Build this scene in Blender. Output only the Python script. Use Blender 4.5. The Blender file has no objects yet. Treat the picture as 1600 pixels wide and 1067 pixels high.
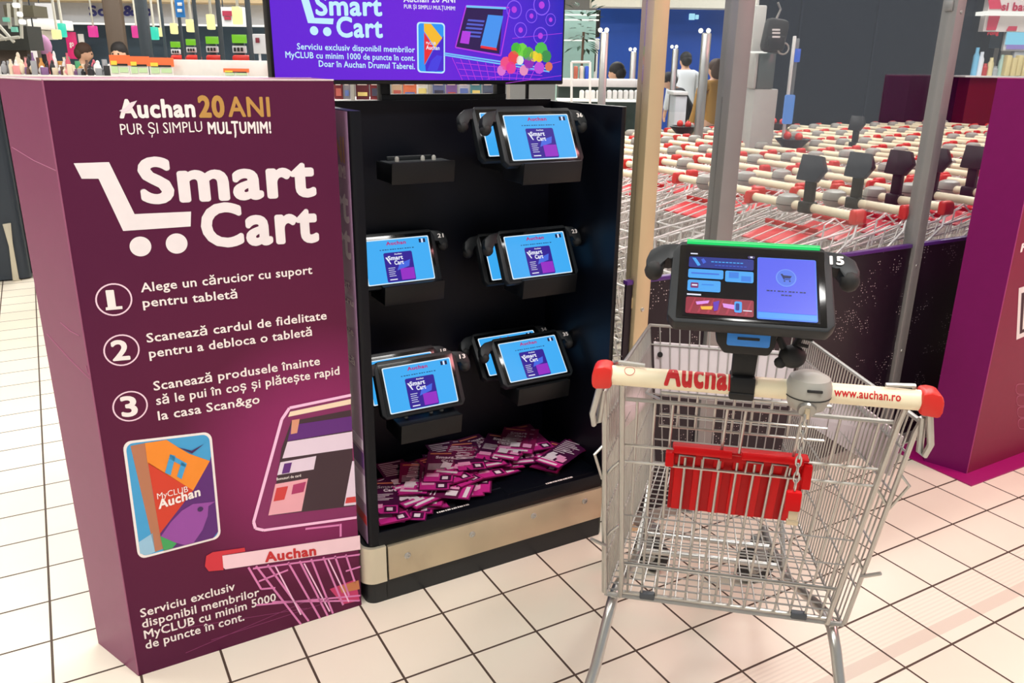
import bpy, bmesh, math, random
from mathutils import Vector, Matrix, geometry
SC = bpy.context.scene
COL = SC.collection
rnd = random.Random(7)

# ------------------------------------------------------------------ camera
F_PX = 1286.4
PITCH, ROLL, YAW = math.radians(18.6816), math.radians(0.8061), math.radians(29.4836)
CAM = Vector((-0.83038, -1.85930, 1.52722))
FW = Vector((math.sin(YAW)*math.cos(PITCH), math.cos(YAW)*math.cos(PITCH), -math.sin(PITCH)))
_R = Vector((math.cos(YAW), -math.sin(YAW), 0)); _U = _R.cross(FW)
RT = math.cos(ROLL)*_R + math.sin(ROLL)*_U
UP = -math.sin(ROLL)*_R + math.cos(ROLL)*_U
cd = bpy.data.cameras.new('camera'); cd.sensor_width = 36; cd.lens = 36*F_PX/1600; cd.clip_start = 0.05; cd.clip_end = 100
co = bpy.data.objects.new('camera', cd); COL.objects.link(co)
co.matrix_world = Matrix(((RT.x, UP.x, -FW.x, CAM.x), (RT.y, UP.y, -FW.y, CAM.y), (RT.z, UP.z, -FW.z, CAM.z), (0, 0, 0, 1)))
SC.camera = co
SC.view_settings.view_transform = 'Standard'; SC.view_settings.look = 'None'
SC.view_settings.gamma = 1; SC.view_settings.use_curve_mapping = False
SC.view_settings.exposure = -0.08
# ------------------------------------------------------------------ world and ceiling lamps
w = bpy.data.worlds.new('mall'); SC.world = w; w.use_nodes = True
w.node_tree.nodes['Background'].inputs[0].default_value = (0.95, 0.97, 1.0, 1)
w.node_tree.nodes['Background'].inputs[1].default_value = 0.5
def area(name, loc, size, power, col=(1, .985, .955), target=None, sy=None):
    l = bpy.data.lights.new(name, 'AREA'); l.energy = power; l.color = col
    l.shape = 'RECTANGLE'; l.size = size; l.size_y = sy or size
    o = bpy.data.objects.new(name, l); COL.objects.link(o); o.location = loc
    if target is not None:
        o.rotation_euler = (Vector(target)-Vector(loc)).to_track_quat('-Z', 'Y').to_euler()
    return o
for i, (x, y, p) in enumerate([(-3.4, -1.2, 225), (-3.4, 2.2, 235), (0.2, -2.1, 270), (0.6, 2.0, 160), (3.6, 2.2, 260), (3.9, -1.6, 45), (6.6, 2.2, 240),
                               (-4, 7, 420), (1, 7, 420), (6, 8, 420), (11, 8, 420), (4, 13, 420), (12, 14, 420)]):
    area('ceiling_lamp', (x, y, 4.35), 2.4, p*.53, sy=0.5)
area('pink_tint_lamp', (3.2, -1.6, 2.9), 0.9, 58, (1, .34, .36), target=(1.6, -1.1, 0))  # unseen pink lamp, added to tint the floor on the right

# ------------------------------------------------------------------ pixel -> real point on a real plane of the place
def ray(x, y): return FW + RT*((x-800)/F_PX) - UP*((y-533.5)/F_PX)
def on(x, y, n, c):
    d = ray(x, y); n = Vector(n); return CAM + d*((c-n.dot(CAM))/n.dot(d))
def atZ(x, y, z=0.0): return on(x, y, (0, 0, 1), z)
def atY(x, y, c): return on(x, y, (0, 1, 0), c)
HEAD = Vector((math.sin(YAW), math.cos(YAW), 0))
def at(x, y, d): return on(x, y, HEAD, HEAD.dot(CAM)+d)      # point d metres ahead
VYAW = -YAW                                                     # rotation that faces a thing to the shop aisle

# ------------------------------------------------------------------ materials
def lin(c): return tuple(((v/255)/12.92 if v/255 <= .04045 else ((v/255+.055)/1.055)**2.4) for v in c)
MATS = {}
def mat(name, col, rough=.5, metal=0.0, emit=0.0, noise=.05, scale=30, spec=.5, coat=0):
    if name in MATS: return MATS[name]
    m = bpy.data.materials.new(name); m.use_nodes = True; nt = m.node_tree; b = nt.nodes['Principled BSDF']
    c = lin(col); b.inputs['Base Color'].default_value = (*c, 1)
    b.inputs['Roughness'].default_value = rough; b.inputs['Metallic'].default_value = metal
    b.inputs['Specular IOR Level'].default_value = spec; b.inputs['Coat Weight'].default_value = coat
    if noise:
        tc = nt.nodes.new('ShaderNodeTexCoord'); nz = nt.nodes.new('ShaderNodeTexNoise'); nz.inputs['Scale'].default_value = scale
        mx = nt.nodes.new('ShaderNodeMix'); mx.data_type = 'RGBA'
        mx.inputs[6].default_value = (*[v*(1-noise) for v in c], 1); mx.inputs[7].default_value = (*[min(1, v*(1+noise)) for v in c], 1)
        nt.links.new(tc.outputs['Object'], nz.inputs['Vector']); nt.links.new(nz.outputs['Fac'], mx.inputs[0])
        nt.links.new(mx.outputs[2], b.inputs['Base Color'])
        if emit: nt.links.new(mx.outputs[2], b.inputs['Emission Color'])
    if emit:
        b.inputs['Emission Color'].default_value = (*c, 1); b.inputs['Emission Strength'].default_value = emit
        if emit >= .6:
            for l in list(b.inputs['Base Color'].links): nt.links.remove(l)
            b.inputs['Base Color'].default_value = (.01, .01, .01, 1)
    MATS[name] = m; return m
def lit(name, col, s=1.0): return mat(name, col, .25, 0, s, 0, spec=.3)
cream = mat('cream plastic', (232, 220, 188), .42)
red = mat('red plastic', (205, 38, 28), .38)
redp = mat('red seat plastic', (170, 4, 12), .5, spec=.15)
redink = mat('red ink', (190, 20, 25), .5)
zinc = mat('zinc wire', (176, 175, 170), .34, .7, noise=.10)
tubem = mat('zinc tube', (190, 190, 186), .28, .9, noise=.08)
brass = mat('warm steel post', (204, 184, 146), .36, .45, noise=.10, scale=5)
steel = mat('brushed steel', (196, 182, 156), .36, .7, noise=.14, scale=8)
greyp = mat('grey plastic', (158, 156, 148), .4)
black = mat('black plastic', (11, 12, 14), .45, spec=.35)
case = mat('charcoal case', (24, 28, 31), .5, spec=.35)
kblack = mat('black lacquer', (10, 13, 21), .35)
rubber = mat('black rubber', (28, 28, 28), .7)
white = mat('white plastic', (226, 224, 220), .5)
board = mat('white board', (206, 196, 198), .45)
ink = mat('white ink', (240, 232, 228), .5)
gold = mat('gold ink', (196, 150, 78), .4, .25)
plum = mat('plum board', (98, 34, 66), .5)
glassm = None
def glass(name, tint, refl):
    m = bpy.data.materials.new(name); m.use_nodes = True; nt = m.node_tree; nt.nodes.clear()
    o = nt.nodes.new('ShaderNodeOutputMaterial'); t = nt.nodes.new('ShaderNodeBsdfTransparent'); t.inputs[0].default_value = (*tint, 1)
    g = nt.nodes.new('ShaderNodeBsdfGlossy'); g.inputs['Roughness'].default_value = .02
    fr = nt.nodes.new('ShaderNodeFresnel'); fr.inputs[0].default_value = 1.45
    mu = nt.nodes.new('ShaderNodeMath'); mu.operation = 'MULTIPLY'; mu.inputs[1].default_value = refl; mu.use_clamp = True
    mx = nt.nodes.new('ShaderNodeMixShader')
    nt.links.new(fr.outputs[0], mu.inputs[0]); nt.links.new(mu.outputs[0], mx.inputs[0]); nt.links.new(t.outputs[0], mx.inputs[1]); nt.links.new(g.outputs[0], mx.inputs[2])
    nt.links.new(mx.outputs[0], o.inputs[0]); return m
glassm = glass('clear glass', (.95, .96, .97), .22)
screenglass = mat('glass front', (8, 9, 11), .12)

# ------------------------------------------------------------------ mesh builder
class MB:
    def __init__(s): s.v = []; s.f = []; s.m = []; s.s = []; s.mats = []; s.T = Matrix.Identity(4)
    def mi(s, m):
        if m not in s.mats: s.mats.append(m)
        return s.mats.index(m)
    def add(s, vs, fs, m, smooth=False):
        b = len(s.v); k = s.mi(m)
        s.v += [s.T @ Vector(v) for v in vs]
        for f in fs: s.f.append([b+i for i in f]); s.m.append(k); s.s.append(smooth)
        return s
    def bm(s, bm, m, smooth=False):
        bm.verts.index_update()
        s.add([v.co.copy() for v in bm.verts], [[v.index for v in f.verts] for f in bm.faces], m, smooth); bm.free(); return s
    def box(s, c, d, m, bev=0, R=None, seg=2):
        bm = bmesh.new(); bmesh.ops.create_cube(bm, size=1)
        bmesh.ops.scale(bm, vec=d, verts=bm.verts)
        if bev: bmesh.ops.bevel(bm, geom=bm.edges[:], offset=bev, segments=seg, profile=.5, affect='EDGES')
        M = Matrix.Translation(Vector(c)) @ (R.to_4x4() if R is not None else Matrix.Identity(4))
        bm.transform(M); return s.bm(bm, m, bool(bev))
    def bb(s, x0, x1, y0, y1, z0, z1, m, bev=0):
        return s.box(((x0+x1)/2, (y0+y1)/2, (z0+z1)/2), (abs(x1-x0), abs(y1-y0), abs(z1-z0)), m, bev)
    def prism(s, poly, O, ux, uy, n, m, bev=0, smooth=False):
        O = Vector(O); ux = Vector(ux); uy = Vector(uy); n = Vector(n)
        bm = bmesh.new()
        a = [bm.verts.new(O+ux*p[0]+uy*p[1]) for p in poly]; b = [bm.verts.new(O+ux*p[0]+uy*p[1]+n) for p in poly]
        bm.faces.new(a); bm.faces.new(b[::-1]); k = len(poly)
        for i in range(k): bm.faces.new((a[i], b[i], b[(i+1) % k], a[(i+1) % k]))
        bmesh.ops.recalc_face_normals(bm, faces=bm.faces)
        if bev: bmesh.ops.bevel(bm, geom=[e for e in bm.edges if (e.verts[0].co-e.verts[1].co).length > bev*2.2], offset=bev, segments=2, profile=.5, affect='EDGES')
        return s.bm(bm, m, bool(bev) or smooth)
    def tube(s, pts, r, m, n=6, closed=False):
        P = [Vector(p) for p in pts]; k = len(P); rs = r if isinstance(r, (list, tuple)) else [r]*k
        ts = []
        for i in range(k):
            a = P[(i-1) % k] if closed or i > 0 else P[i]; b = P[(i+1) % k] if closed or i < k-1 else P[i]
            ts.append((b-a).normalized())
        t = ts[0]; x = t.orthogonal().normalized(); vs = []
        for i in range(k):
            x = (x-ts[i]*x.dot(ts[i])).normalized(); y = ts[i].cross(x)
            for j in range(n):
                a = 2*math.pi*j/n; vs.append(P[i]+(x*math.cos(a)+y*math.sin(a))*rs[i])
        fs = []
        for i in range(k if closed else k-1):
            q = (i+1) % k
            for j in range(n): fs.append((i*n+j, i*n+(j+1) % n, q*n+(j+1) % n, q*n+j))
        if not closed: fs += [tuple(range(n))[::-1], tuple((k-1)*n+j for j in range(n))]
        return s.add(vs, fs, m, True)
    def lathe(s, prof, O, ax, m, n=20):
        O = Vector(O); ax = Vector(ax).normalized(); x = ax.orthogonal().normalized(); y = ax.cross(x); vs = []; fs = []
        for r, h in prof:
            for j in range(n):
                a = 2*math.pi*j/n; vs.append(O+ax*h+(x*math.cos(a)+y*math.sin(a))*max(r, 1e-5))
        for i in range(len(prof)-1):
            for j in range(n): fs.append((i*n+j, i*n+(j+1) % n, (i+1)*n+(j+1) % n, (i+1)*n+j))
        return s.add(vs, fs, m, True)
    def ball(s, c, r, m, n=14):
        r = (r, r, r) if not isinstance(r, (tuple, list)) else r
        bm = bmesh.new(); bmesh.ops.create_uvsphere(bm, u_segments=n, v_segments=max(6, n*2//3), radius=1)
        bm.transform(Matrix.Translation(Vector(c)) @ Matrix.Diagonal((*r, 1))); return s.bm(bm, m, True)
    def poly(s, pts, m, off=(0, 0, 0)):
        P = [Vector(p)+Vector(off) for p in pts]; return s.add(P, [tuple(range(len(P)))], m)
    def build(s, name, parent=None, loc=None, sub=0):
        me = bpy.data.meshes.new(name); L = Vector(loc) if loc is not None else Vector((0, 0, 0))
        me.from_pydata([tuple(v-L) for v in s.v], [], s.f)
        for m in s.mats: me.materials.append(m)
        me.polygons.foreach_set('material_index', s.m); me.polygons.foreach_set('use_smooth', s.s); me.update()
        o = bpy.data.objects.new(name, me); COL.objects.link(o)
        if any(s.s):
            me.shade_smooth() if False else None
            try: me.set_sharp_from_angle(angle=math.radians(38))
            except Exception: pass
        if parent is not None:
            o.parent = parent
        if loc is not None and parent is None: o.location = L
        return o
TXT = {}
def glyphs(t, bold):
    if (t, bold) in TXT: return TXT[(t, bold)]
    cu = bpy.data.curves.new('t', 'FONT'); cu.body = t; cu.size = 1; cu.resolution_u = 4 if len(t) < 8 else 2
    if bold: cu.space_character = 1.0+bold*2.2
    o = bpy.data.objects.new('t', cu); COL.objects.link(o)
    dg = bpy.context.evaluated_depsgraph_get(); dg.update(); e = o.evaluated_get(dg); me = e.to_mesh()
    vs = [tuple(v.co) for v in me.vertices]; fs = [tuple(p.vertices) for p in me.polygons]; e.to_mesh_clear()
    bpy.data.objects.remove(o); bpy.data.curves.remove(cu)
    if bold:                                           # heavier strokes: the outline stamped around a small circle
        n = 16 if bold >= .04 else 10 if bold >= .03 else 6; k = len(vs); base = vs; vs = []; f0 = fs; fs = []
        for q in range(n):
            a = 2*math.pi*q/n; vs += [(v[0]+bold*math.cos(a), v[1]+bold*math.sin(a), q*1.5e-5) for v in base]; fs += [tuple(i+q*k for i in f) for f in f0]
    TXT[(t, bold)] = (vs, fs); return vs, fs
def text(mb, t, P0, P1, cap, m, bold=.018, nrm=(0, 0, 0), slant=0.0):
    """lettering from baseline start P0 to baseline end P1, cap = vector of the capital height"""
    vs, fs = glyphs(t, bold)
    if not vs: return
    x0 = min(v[0] for v in vs); x1 = max(v[0] for v in vs)
    P0 = Vector(P0); A = Vector(P1)-P0; cap = Vector(cap); N = Vector(nrm)
    U = N.normalized() if N.length else Vector((0, -1, 0))
    mb.add([P0+A*((v[0]-x0+v[1]*slant)/(x1-x0))+cap*(v[1]/.682)+N+U*v[2] for v in vs], fs, m)
# ------------------------------------------------------------------ scene bookkeeping
def tag(o, label, cat, group=None, kind=None):
    o['label'] = label; o['category'] = cat
    if group: o['group'] = group
    if kind: o['kind'] = kind
    return o
def thing(name, label, cat, loc=(0, 0, 0), rotz=0, group=None):
    o = bpy.data.objects.new(name, None); COL.objects.link(o); o.location = loc; o.rotation_euler = (0, 0, rotz); o.empty_display_size = .05
    return tag(o, label, cat, group)
def struct(o): o['kind'] = 'structure'; return o
def copy_tree(o, parent=None):
    c = o.copy(); COL.objects.link(c)
    if parent is not None: c.parent = parent
    for ch in KIDS(o): copy_tree(ch, c)
    return c
def KIDS(o): return list(o.children)
# ------------------------------------------------------------------ floor
def floor_material():
    m = bpy.data.materials.new('cream floor tiles'); m.use_nodes = True; nt = m.node_tree; N = nt.nodes; L = nt.links; b = N['Principled BSDF']
    tc = N.new('ShaderNodeTexCoord'); sx = N.new('ShaderNodeSeparateXYZ'); L.new(tc.outputs['Object'], sx.inputs[0])
    def mth(op, a, bb=None):
        n = N.new('ShaderNodeMath'); n.operation = op
        for i, v in enumerate((a, bb)):
            if v is None: continue
            if isinstance(v, (int, float)): n.inputs[i].default_value = v
            else: L.new(v, n.inputs[i])
        return n.outputs[0]
    def edge(o):
        f = mth('FRACT', mth('DIVIDE', o, .2)); return mth('GREATER_THAN', mth('ABSOLUTE', mth('SUBTRACT', f, .5)), .5-.0165)
    g = mth('MAXIMUM', edge(sx.outputs[0]), edge(sx.outputs[1]))
    cx = N.new('ShaderNodeCombineXYZ'); L.new(mth('FLOOR', mth('DIVIDE', sx.outputs[0], .2)), cx.inputs[0]); L.new(mth('FLOOR', mth('DIVIDE', sx.outputs[1], .2)), cx.inputs[1])
    wn = N.new('ShaderNodeTexWhiteNoise'); L.new(cx.outputs[0], wn.inputs['Vector'])
    nz = N.new('ShaderNodeTexNoise'); nz.inputs['Scale'].default_value = 5; nz.inputs['Detail'].default_value = 4; L.new(tc.outputs['Object'], nz.inputs['Vector'])
    def mix(fac, a, bb):
        n = N.new('ShaderNodeMix'); n.data_type = 'RGBA'
        if isinstance(fac, (int, float)): n.inputs[0].default_value = fac
        else: L.new(fac, n.inputs[0])
        for i, v in ((6, a), (7, bb)):
            if isinstance(v, tuple): n.inputs[i].default_value = (*lin(v), 1)
            else: L.new(v, n.inputs[i])
        return n.outputs[2]
    t = mix(wn.outputs['Value'], (226, 217, 200), (233, 226, 210)); t = mix(mth('MULTIPLY', nz.outputs['Fac'], .35), t, (220, 207, 190))
    # darker ribbed strip mixed into the tile colour
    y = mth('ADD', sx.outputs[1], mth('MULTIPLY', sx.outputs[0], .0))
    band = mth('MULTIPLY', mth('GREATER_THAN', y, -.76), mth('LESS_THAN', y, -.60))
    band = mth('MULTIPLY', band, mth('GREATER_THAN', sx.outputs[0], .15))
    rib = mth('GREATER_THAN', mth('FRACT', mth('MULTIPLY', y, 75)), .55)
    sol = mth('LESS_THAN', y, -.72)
    strip_fac = mth('MULTIPLY', band, mth('MAXIMUM', mth('MULTIPLY', rib, .10), mth('MULTIPLY', sol, .24)))
    t = mix(strip_fac, t, (120, 98, 88))
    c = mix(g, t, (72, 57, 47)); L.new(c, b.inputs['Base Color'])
    r = mth('ADD', mth('MULTIPLY', g, .35), mth('ADD', .34, mth('MULTIPLY', nz.outputs['Fac'], .12))); L.new(r, b.inputs['Roughness'])
    bp = N.new('ShaderNodeBump'); bp.inputs['Strength'].default_value = .25; bp.inputs['Distance'].default_value = .002
    L.new(mth('SUBTRACT', 1.0, g), bp.inputs['Height']); L.new(bp.outputs[0], b.inputs['Normal']); b.inputs['Specular IOR Level'].default_value = .4
    return m
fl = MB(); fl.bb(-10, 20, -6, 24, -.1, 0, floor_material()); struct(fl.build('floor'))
ceilm = mat('ceiling paint', (196, 194, 188), .8); wallm = mat('pale wall paint', (205, 206, 206), .7)
cl = MB(); cl.bb(-10, 20, -6, 24, 4.6, 4.7, ceilm); struct(cl.build('ceiling'))
wb = MB(); wb.bb(-10, 20, 22, 22.2, 0, 4.6, wallm); struct(wb.build('wall_back'))
wl = MB(); wl.bb(-10, -9.8, -6, 22, 0, 4.6, wallm); struct(wl.build('wall_left'))
wr = MB(); wr.bb(19.8, 20, -6, 22, 0, 4.6, wallm); struct(wr.build('wall_right'))

# ------------------------------------------------------------------ tall plum promotional box, left
BL0 = Vector((-.806, .137, 0)); BR0 = Vector((-.195, .148, 0)); BU = (BR0-BL0).normalized(); BN = Vector((BU.y, -BU.x, 0)); BH = 1.483
def bp_(x, y): return on(x, y, BN, BN.dot(BL0))
def plum_face():
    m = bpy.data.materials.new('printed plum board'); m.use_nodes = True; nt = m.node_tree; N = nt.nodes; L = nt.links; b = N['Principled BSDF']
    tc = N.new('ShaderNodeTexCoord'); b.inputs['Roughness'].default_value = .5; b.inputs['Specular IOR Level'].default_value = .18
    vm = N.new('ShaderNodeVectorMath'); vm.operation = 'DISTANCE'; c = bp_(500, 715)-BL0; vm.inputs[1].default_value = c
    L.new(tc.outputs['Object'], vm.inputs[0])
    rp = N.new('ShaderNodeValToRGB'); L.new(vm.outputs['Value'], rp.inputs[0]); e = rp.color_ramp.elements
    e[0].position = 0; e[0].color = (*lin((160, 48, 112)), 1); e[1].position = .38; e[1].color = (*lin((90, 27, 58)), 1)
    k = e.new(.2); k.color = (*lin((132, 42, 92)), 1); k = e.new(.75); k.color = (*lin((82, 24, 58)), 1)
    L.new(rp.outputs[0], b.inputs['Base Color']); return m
box = MB(); BD = Vector((-.082, .19, 0))
foot = [(BL0.x, BL0.y), (BR0.x, BR0.y), (BR0.x, BR0.y+.185), (BL0.x+BD.x, BL0.y+BD.y)]
side = mat('plum side board', (128, 56, 94), .38, spec=.35)
vs = [Vector((p[0], p[1], z)) for z in (0, BH) for p in foot]
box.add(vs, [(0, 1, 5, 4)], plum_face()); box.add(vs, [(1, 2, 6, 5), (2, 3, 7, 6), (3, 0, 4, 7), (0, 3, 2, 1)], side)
# white board edge of the lid with a slightly raised flap
box.add([v+Vector((0, 0, .0015)) for v in vs[4:]], [(0, 1, 2, 3)], mat('plum lid', (150, 96, 120), .5))
edge = mat('raw board edge', (214, 196, 200), .6)
for a, b_ in ((4, 5), (4, 7), (7, 6)): box.tube([vs[a], vs[b_]], .0022, edge, 5)
box.tube([vs[0]+Vector((0, 0, .004)), vs[4]], .0018, mat('plum fold', (150, 84, 116), .45), 5)
BOX = box.build('promotional_box', loc=BL0)
tag(BOX, 'tall plum cardboard box with white shop lettering, standing left of the black tablet kiosk', 'display box')
nl = Vector((-.94, -.34, 0)).normalized()
def side_pt(t, z): return BL0+BD*t+Vector((0, 0, z))
for t0, z0, t1, z1 in ((.02, 1.30, .95, 1.335), (.02, .83, .9, .90), (.1, .93, .5, .945), (.02, .84, .06, .86)):
    cr = MB(); cr.tube([side_pt(t0, z0)+nl*.0002, side_pt((t0+t1)/2, (z0+z1)/2-.004)+nl*.0002, side_pt(t1, z1)+nl*.0002], .0011, mat('worn crease', (170, 100, 132), .5), 5)
    cr.build('crease', BOX, BL0)
art = MB(); OFF = BN*.0005
def L_(k): return BN*(.0004*k)
def bt(t, x0, y0, x1, y1, cap, m=ink, bold=.018, k=2, slant=0.0):
    P0 = bp_(x0, y0); P1 = bp_(x1, y1); h = (bp_(x0, y0-cap)-P0).z
    text(art, t, P0, P1, (0, 0, h), m, bold, L_(k), slant)
def bq(pts, m, k=1): art.poly([bp_(*p) for p in pts], m, L_(k))
bt('Auchan', 187, 183.5, 305.8, 181.6, 27, bold=.04)
bq([(186, 173), (196, 168), (204, 160), (214, 157), (209, 165), (203, 172), (193, 176)], mat('ink bird', (225, 214, 220), .5), 4)
bt('20', 311, 182, 352, 181.8, 31, gold, .045); bt('ANI', 357, 181.8, 422.7, 181.6, 30, gold, .025)
bt('PUR ȘI SIMPLU', 189, 210.7, 316.7, 205.8, 17, bold=.0); bt('MULȚUMIM!', 325.4, 208.8, 424, 207.5, 17.5, bold=.035)
wp = mat('pearl ink', (232, 226, 226), .45)
bt('Smart', 221, 315.5, 494.5, 303.8, 66, wp, .04); bt('Cart', 317, 384, 498.7, 375, 63, wp, .04)
bq([(115, 255), (170.3, 253.2), (210.2, 334.4), (298.5, 330.5), (297.8, 353.7), (192.4, 360.8), (153.9, 279.2), (127.5, 279.2)], wp)
def disc(x, y, rx, m, k=2, r0=None, n=32):
    C = bp_(x, y); r = (bp_(x+rx, y)-C).dot(BU); U = BU; Z = Vector((0, 0, 1))
    if r0 is None: art.poly([C+(U*math.cos(2*math.pi*i/n)+Z*math.sin(2*math.pi*i/n))*r for i in range(n)], m, L_(k))
    else:
        q = r*r0; vs = [C+(U*math.cos(2*math.pi*i/n)+Z*math.sin(2*math.pi*i/n))*rr+L_(k) for rr in (r, q) for i in range(n)]
        art.add(vs, [(i, (i+1) % n, n+(i+1) % n, n+i) for i in range(n)], m)
disc(219.5, 385, 17, wp); disc(276, 380.4, 17, wp)
pp = mat('pale pink ink', (238, 205, 220), .5)
for (x, y, r, n, d) in ((178, 468, 29, '1', 13), (190, 547, 28.5, '2', 14), (203.5, 634.5, 28, '3', 13)):
    disc(x, y, r, pp, 2, .91); 
    if n == '1': bt(n, x-9, y+15.5, x+4, y+14.6, 30, bold=.015); bq([(x-13, y+12), (x+13, y+9.8), (x+13.4, y+14.5), (x-12.6, y+16.7)], ink, 3)
    else: bt(n, x-d, y+16, x+d, y+13.5, 30, bold=.03)
for a in (('Alege un cărucior cu suport', 220.5, 456.4, 488, 427.4, 14), ('pentru tabletă', 223.6, 480, 371, 465.5, 14),
          ('Scanează cardul de fidelitate', 229.6, 535, 510.5, 498.5, 14), ('pentru a debloca o tabletă', 233.5, 559, 487.5, 524, 14),
          ('Scanează produsele înainte', 240.5, 610, 500, 569.5, 14), ('să le pui în coș și plătește rapid', 244.5, 632.5, 530.5, 584.5, 14), ('la casa Scan&go', 247.5, 656.5, 406, 629.5, 14),
          ('Serviciu exclusiv', 220, 964.5, 367.4, 921, 13), ('disponibil membrilor', 222.5, 981, 405.4, 930, 13), ('MyCLUB cu minim 5000', 226, 998, 431.4, 938, 13), ('de puncte în cont.', 228, 1014, 382, 968.5, 13)):
    bt(*a, bold=.016)
# loyalty card picture
def inks(n, c): return mat('print '+n, c, .5, noise=.03)
TL, TR, BR_, BLc = bp_(191, 690), bp_(330, 674), bp_(345.5, 840), bp_(216, 874)
def cuv(u, v): return TL*(1-u)*(1-v)+TR*u*(1-v)+BR_*u*v+BLc*(1-u)*v
def rr(u0, v0, u1, v1, ru, rv, n=5):
    o = []
    for cx, cy, a in ((u1-ru, v0+rv, -90), (u1-ru, v1-rv, 0), (u0+ru, v1-rv, 90), (u0+ru, v0+rv, 180)):
        for i in range(n+1):
            t = math.radians(a+90*i/n); o.append((cx+ru*math.cos(t), cy+rv*math.sin(t)))
    return o
cardp = MB()
def cp(pts, m, k): cardp.poly([cuv(*p) for p in pts], m, L_(k))
cp(rr(0, 0, 1, 1, .09, .07), ink, 2); cp(rr(.03, .02, .97, .98, .08, .06), inks('sky', (62, 158, 210)), 3)
cp([(.08, .04), (.24, .03), (.26, .5), (.3, .96), (.2, .97)], inks('tan', (178, 116, 84)), 4)
cp([(.03, .85), (.2, .8), (.2, .97), (.1, .98), (.03, .95)], inks('ice', (150, 195, 220)), 4)
cp([(.24, .03), (.48, .025), (.6, .1), (.72, .17), (.95, .26), (.72, .5), (.24, .2)], inks('orange', (236, 138, 34)), 5)
cp([(.245, .19), (.72, .5), (.28, .82)], inks('vermilion', (206, 56, 30)), 5)
cp([(.97, .22), (.97, .93), (.9, .98), (.3, .98), (.28, .82), (.72, .5), (.95, .26)], inks('violet', (88, 28, 112)), 4)
cp([(.97, .64), (.88, .67), (.86, .76), (.78, .88), (.66, .975), (.55, .975), (.44, .93), (.28, .85), (.42, .74), (.56, .66), (.7, .62), (.82, .63)], inks('orchid', (146, 70, 158)), 6)
cp([(.28, .84), (.46, .94), (.4, .975), (.3, .975)], inks('leaf', (62, 160, 88)), 7)
cp([(.5, .15), (.56, .17), (.48, .33), (.42, .3)], inks('sky', (62, 158, 210)), 7); cp([(.62, .23), (.67, .26), (.6, .38), (.55, .35)], inks('sky', (62, 158, 210)), 7)
cp([(.5, .15), (.68, .25), (.66, .285), (.49, .19)], inks('sky', (62, 158, 210)), 7)
cp([(.6, .1), (.75, .145), (.9, .1), (.75, .17)], inks('deep violet', (60, 24, 84)), 7)
C0 = cuv(.78, .68); cardp.poly([C0+(BU*math.cos(i*.524)+Vector((0, 0, 1))*math.sin(i*.524))*.007 for i in range(12)], inks('deep violet', (60, 24, 84)), L_(8))
def ct(t, u0, v0, u1, v1, h, bold):
    text(cardp, t, cuv(u0, v0), cuv(u1, v1), cuv(u0, v0-h)-cuv(u0, v0), ink, bold, L_(8))
ct('MyCLUB', .3, .515, .66, .5, .05, .0); ct('Auchan', .3, .6, .8, .555, .075, .035)
cardp.build('loyalty_card_picture', BOX, BL0)
art.build('printed_lettering', BOX, BL0)
# printed picture of a tablet on a cart handle
art = MB()
glow = inks('neon pink', (250, 196, 228)); line = inks('pink line', (222, 128, 184))
def ln(x0, y0, x1, y1, wd, m, k=3):
    a = bp_(x0, y0); b = bp_(x1, y1); d = (b-a).normalized(); s_ = d.cross(BN).normalized()*wd/2; art.poly([a+s_, b+s_, b-s_, a-s_], m, L_(k))
bq([(452, 640), (547, 619), (556, 806), (410, 827), (398, 815), (440, 655)], inks('magenta panel', (128, 34, 92)), 1)
bq([(455, 658), (548, 640), (554, 790), (424, 805), (440, 700)], inks('screen brown', (58, 36, 46)), 2)
for a in ((548, 617, 452, 637), (452, 637, 440, 655), (440, 655, 396, 815), (396, 815, 399, 825), (399, 825, 412, 828), (412, 828, 557, 808)): ln(*a, .008, glow, 4)
bq([(453, 643), (548, 623), (548, 631), (450, 651)], inks('cream bar', (240, 220, 190)), 3)
bq([(455, 664), (549, 650), (550, 672), (449, 689)], inks('violet band', (92, 32, 120)), 3)
bq([(449, 690), (550, 674), (551, 700), (441, 716)], inks('pale panel', (226, 210, 226)), 3)
bq([(438, 722), (494, 712), (490, 733), (433, 742)], inks('pale panel', (226, 210, 226)), 3)
bq([(444, 724), (456, 722), (452, 738), (440, 740)], inks('violet band', (92, 32, 120)), 4)
bq([(430, 756), (481, 747), (471, 798), (419, 805)], inks('picture pink', (232, 168, 178)), 3)
bq([(432, 762), (450, 759), (444, 780), (427, 783)], inks('picture red', (205, 60, 60)), 4); bq([(458, 757), (478, 752), (474, 768), (455, 772)], inks('picture plum', (170, 50, 100)), 4)
bq([(456, 656), (468, 654), (464, 676), (454, 678)], inks('picture tan', (215, 150, 120)), 4)
bq([(550, 720), (553, 720), (556, 788), (537, 790)], inks('pale panel', (226, 210, 226)), 4); bq([(541, 777), (555, 775), (556, 784), (539, 786)], inks('picture red', (205, 60, 60)), 5)
for a in ((532, 818, 532, 838), (477, 826, 530, 820)): ln(*a, .006, line, 3)
bt('Bonusuri de card', 432, 750, 470, 744, 4, bold=.02, k=5)
bq([(345, 868), (562, 836), (563, 858), (352, 889), (346, 884)], inks('handle pink', (244, 208, 216)), 4)
bq([(322, 868), (332, 862), (382, 855), (383, 861), (347, 867), (349, 890), (326, 892), (320, 884)], inks('grip red', (206, 44, 58)), 5)
bt('Auchan', 414, 877, 494, 866, 14.5, mat('red print', (196, 40, 44), .5), .04, 6)
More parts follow.
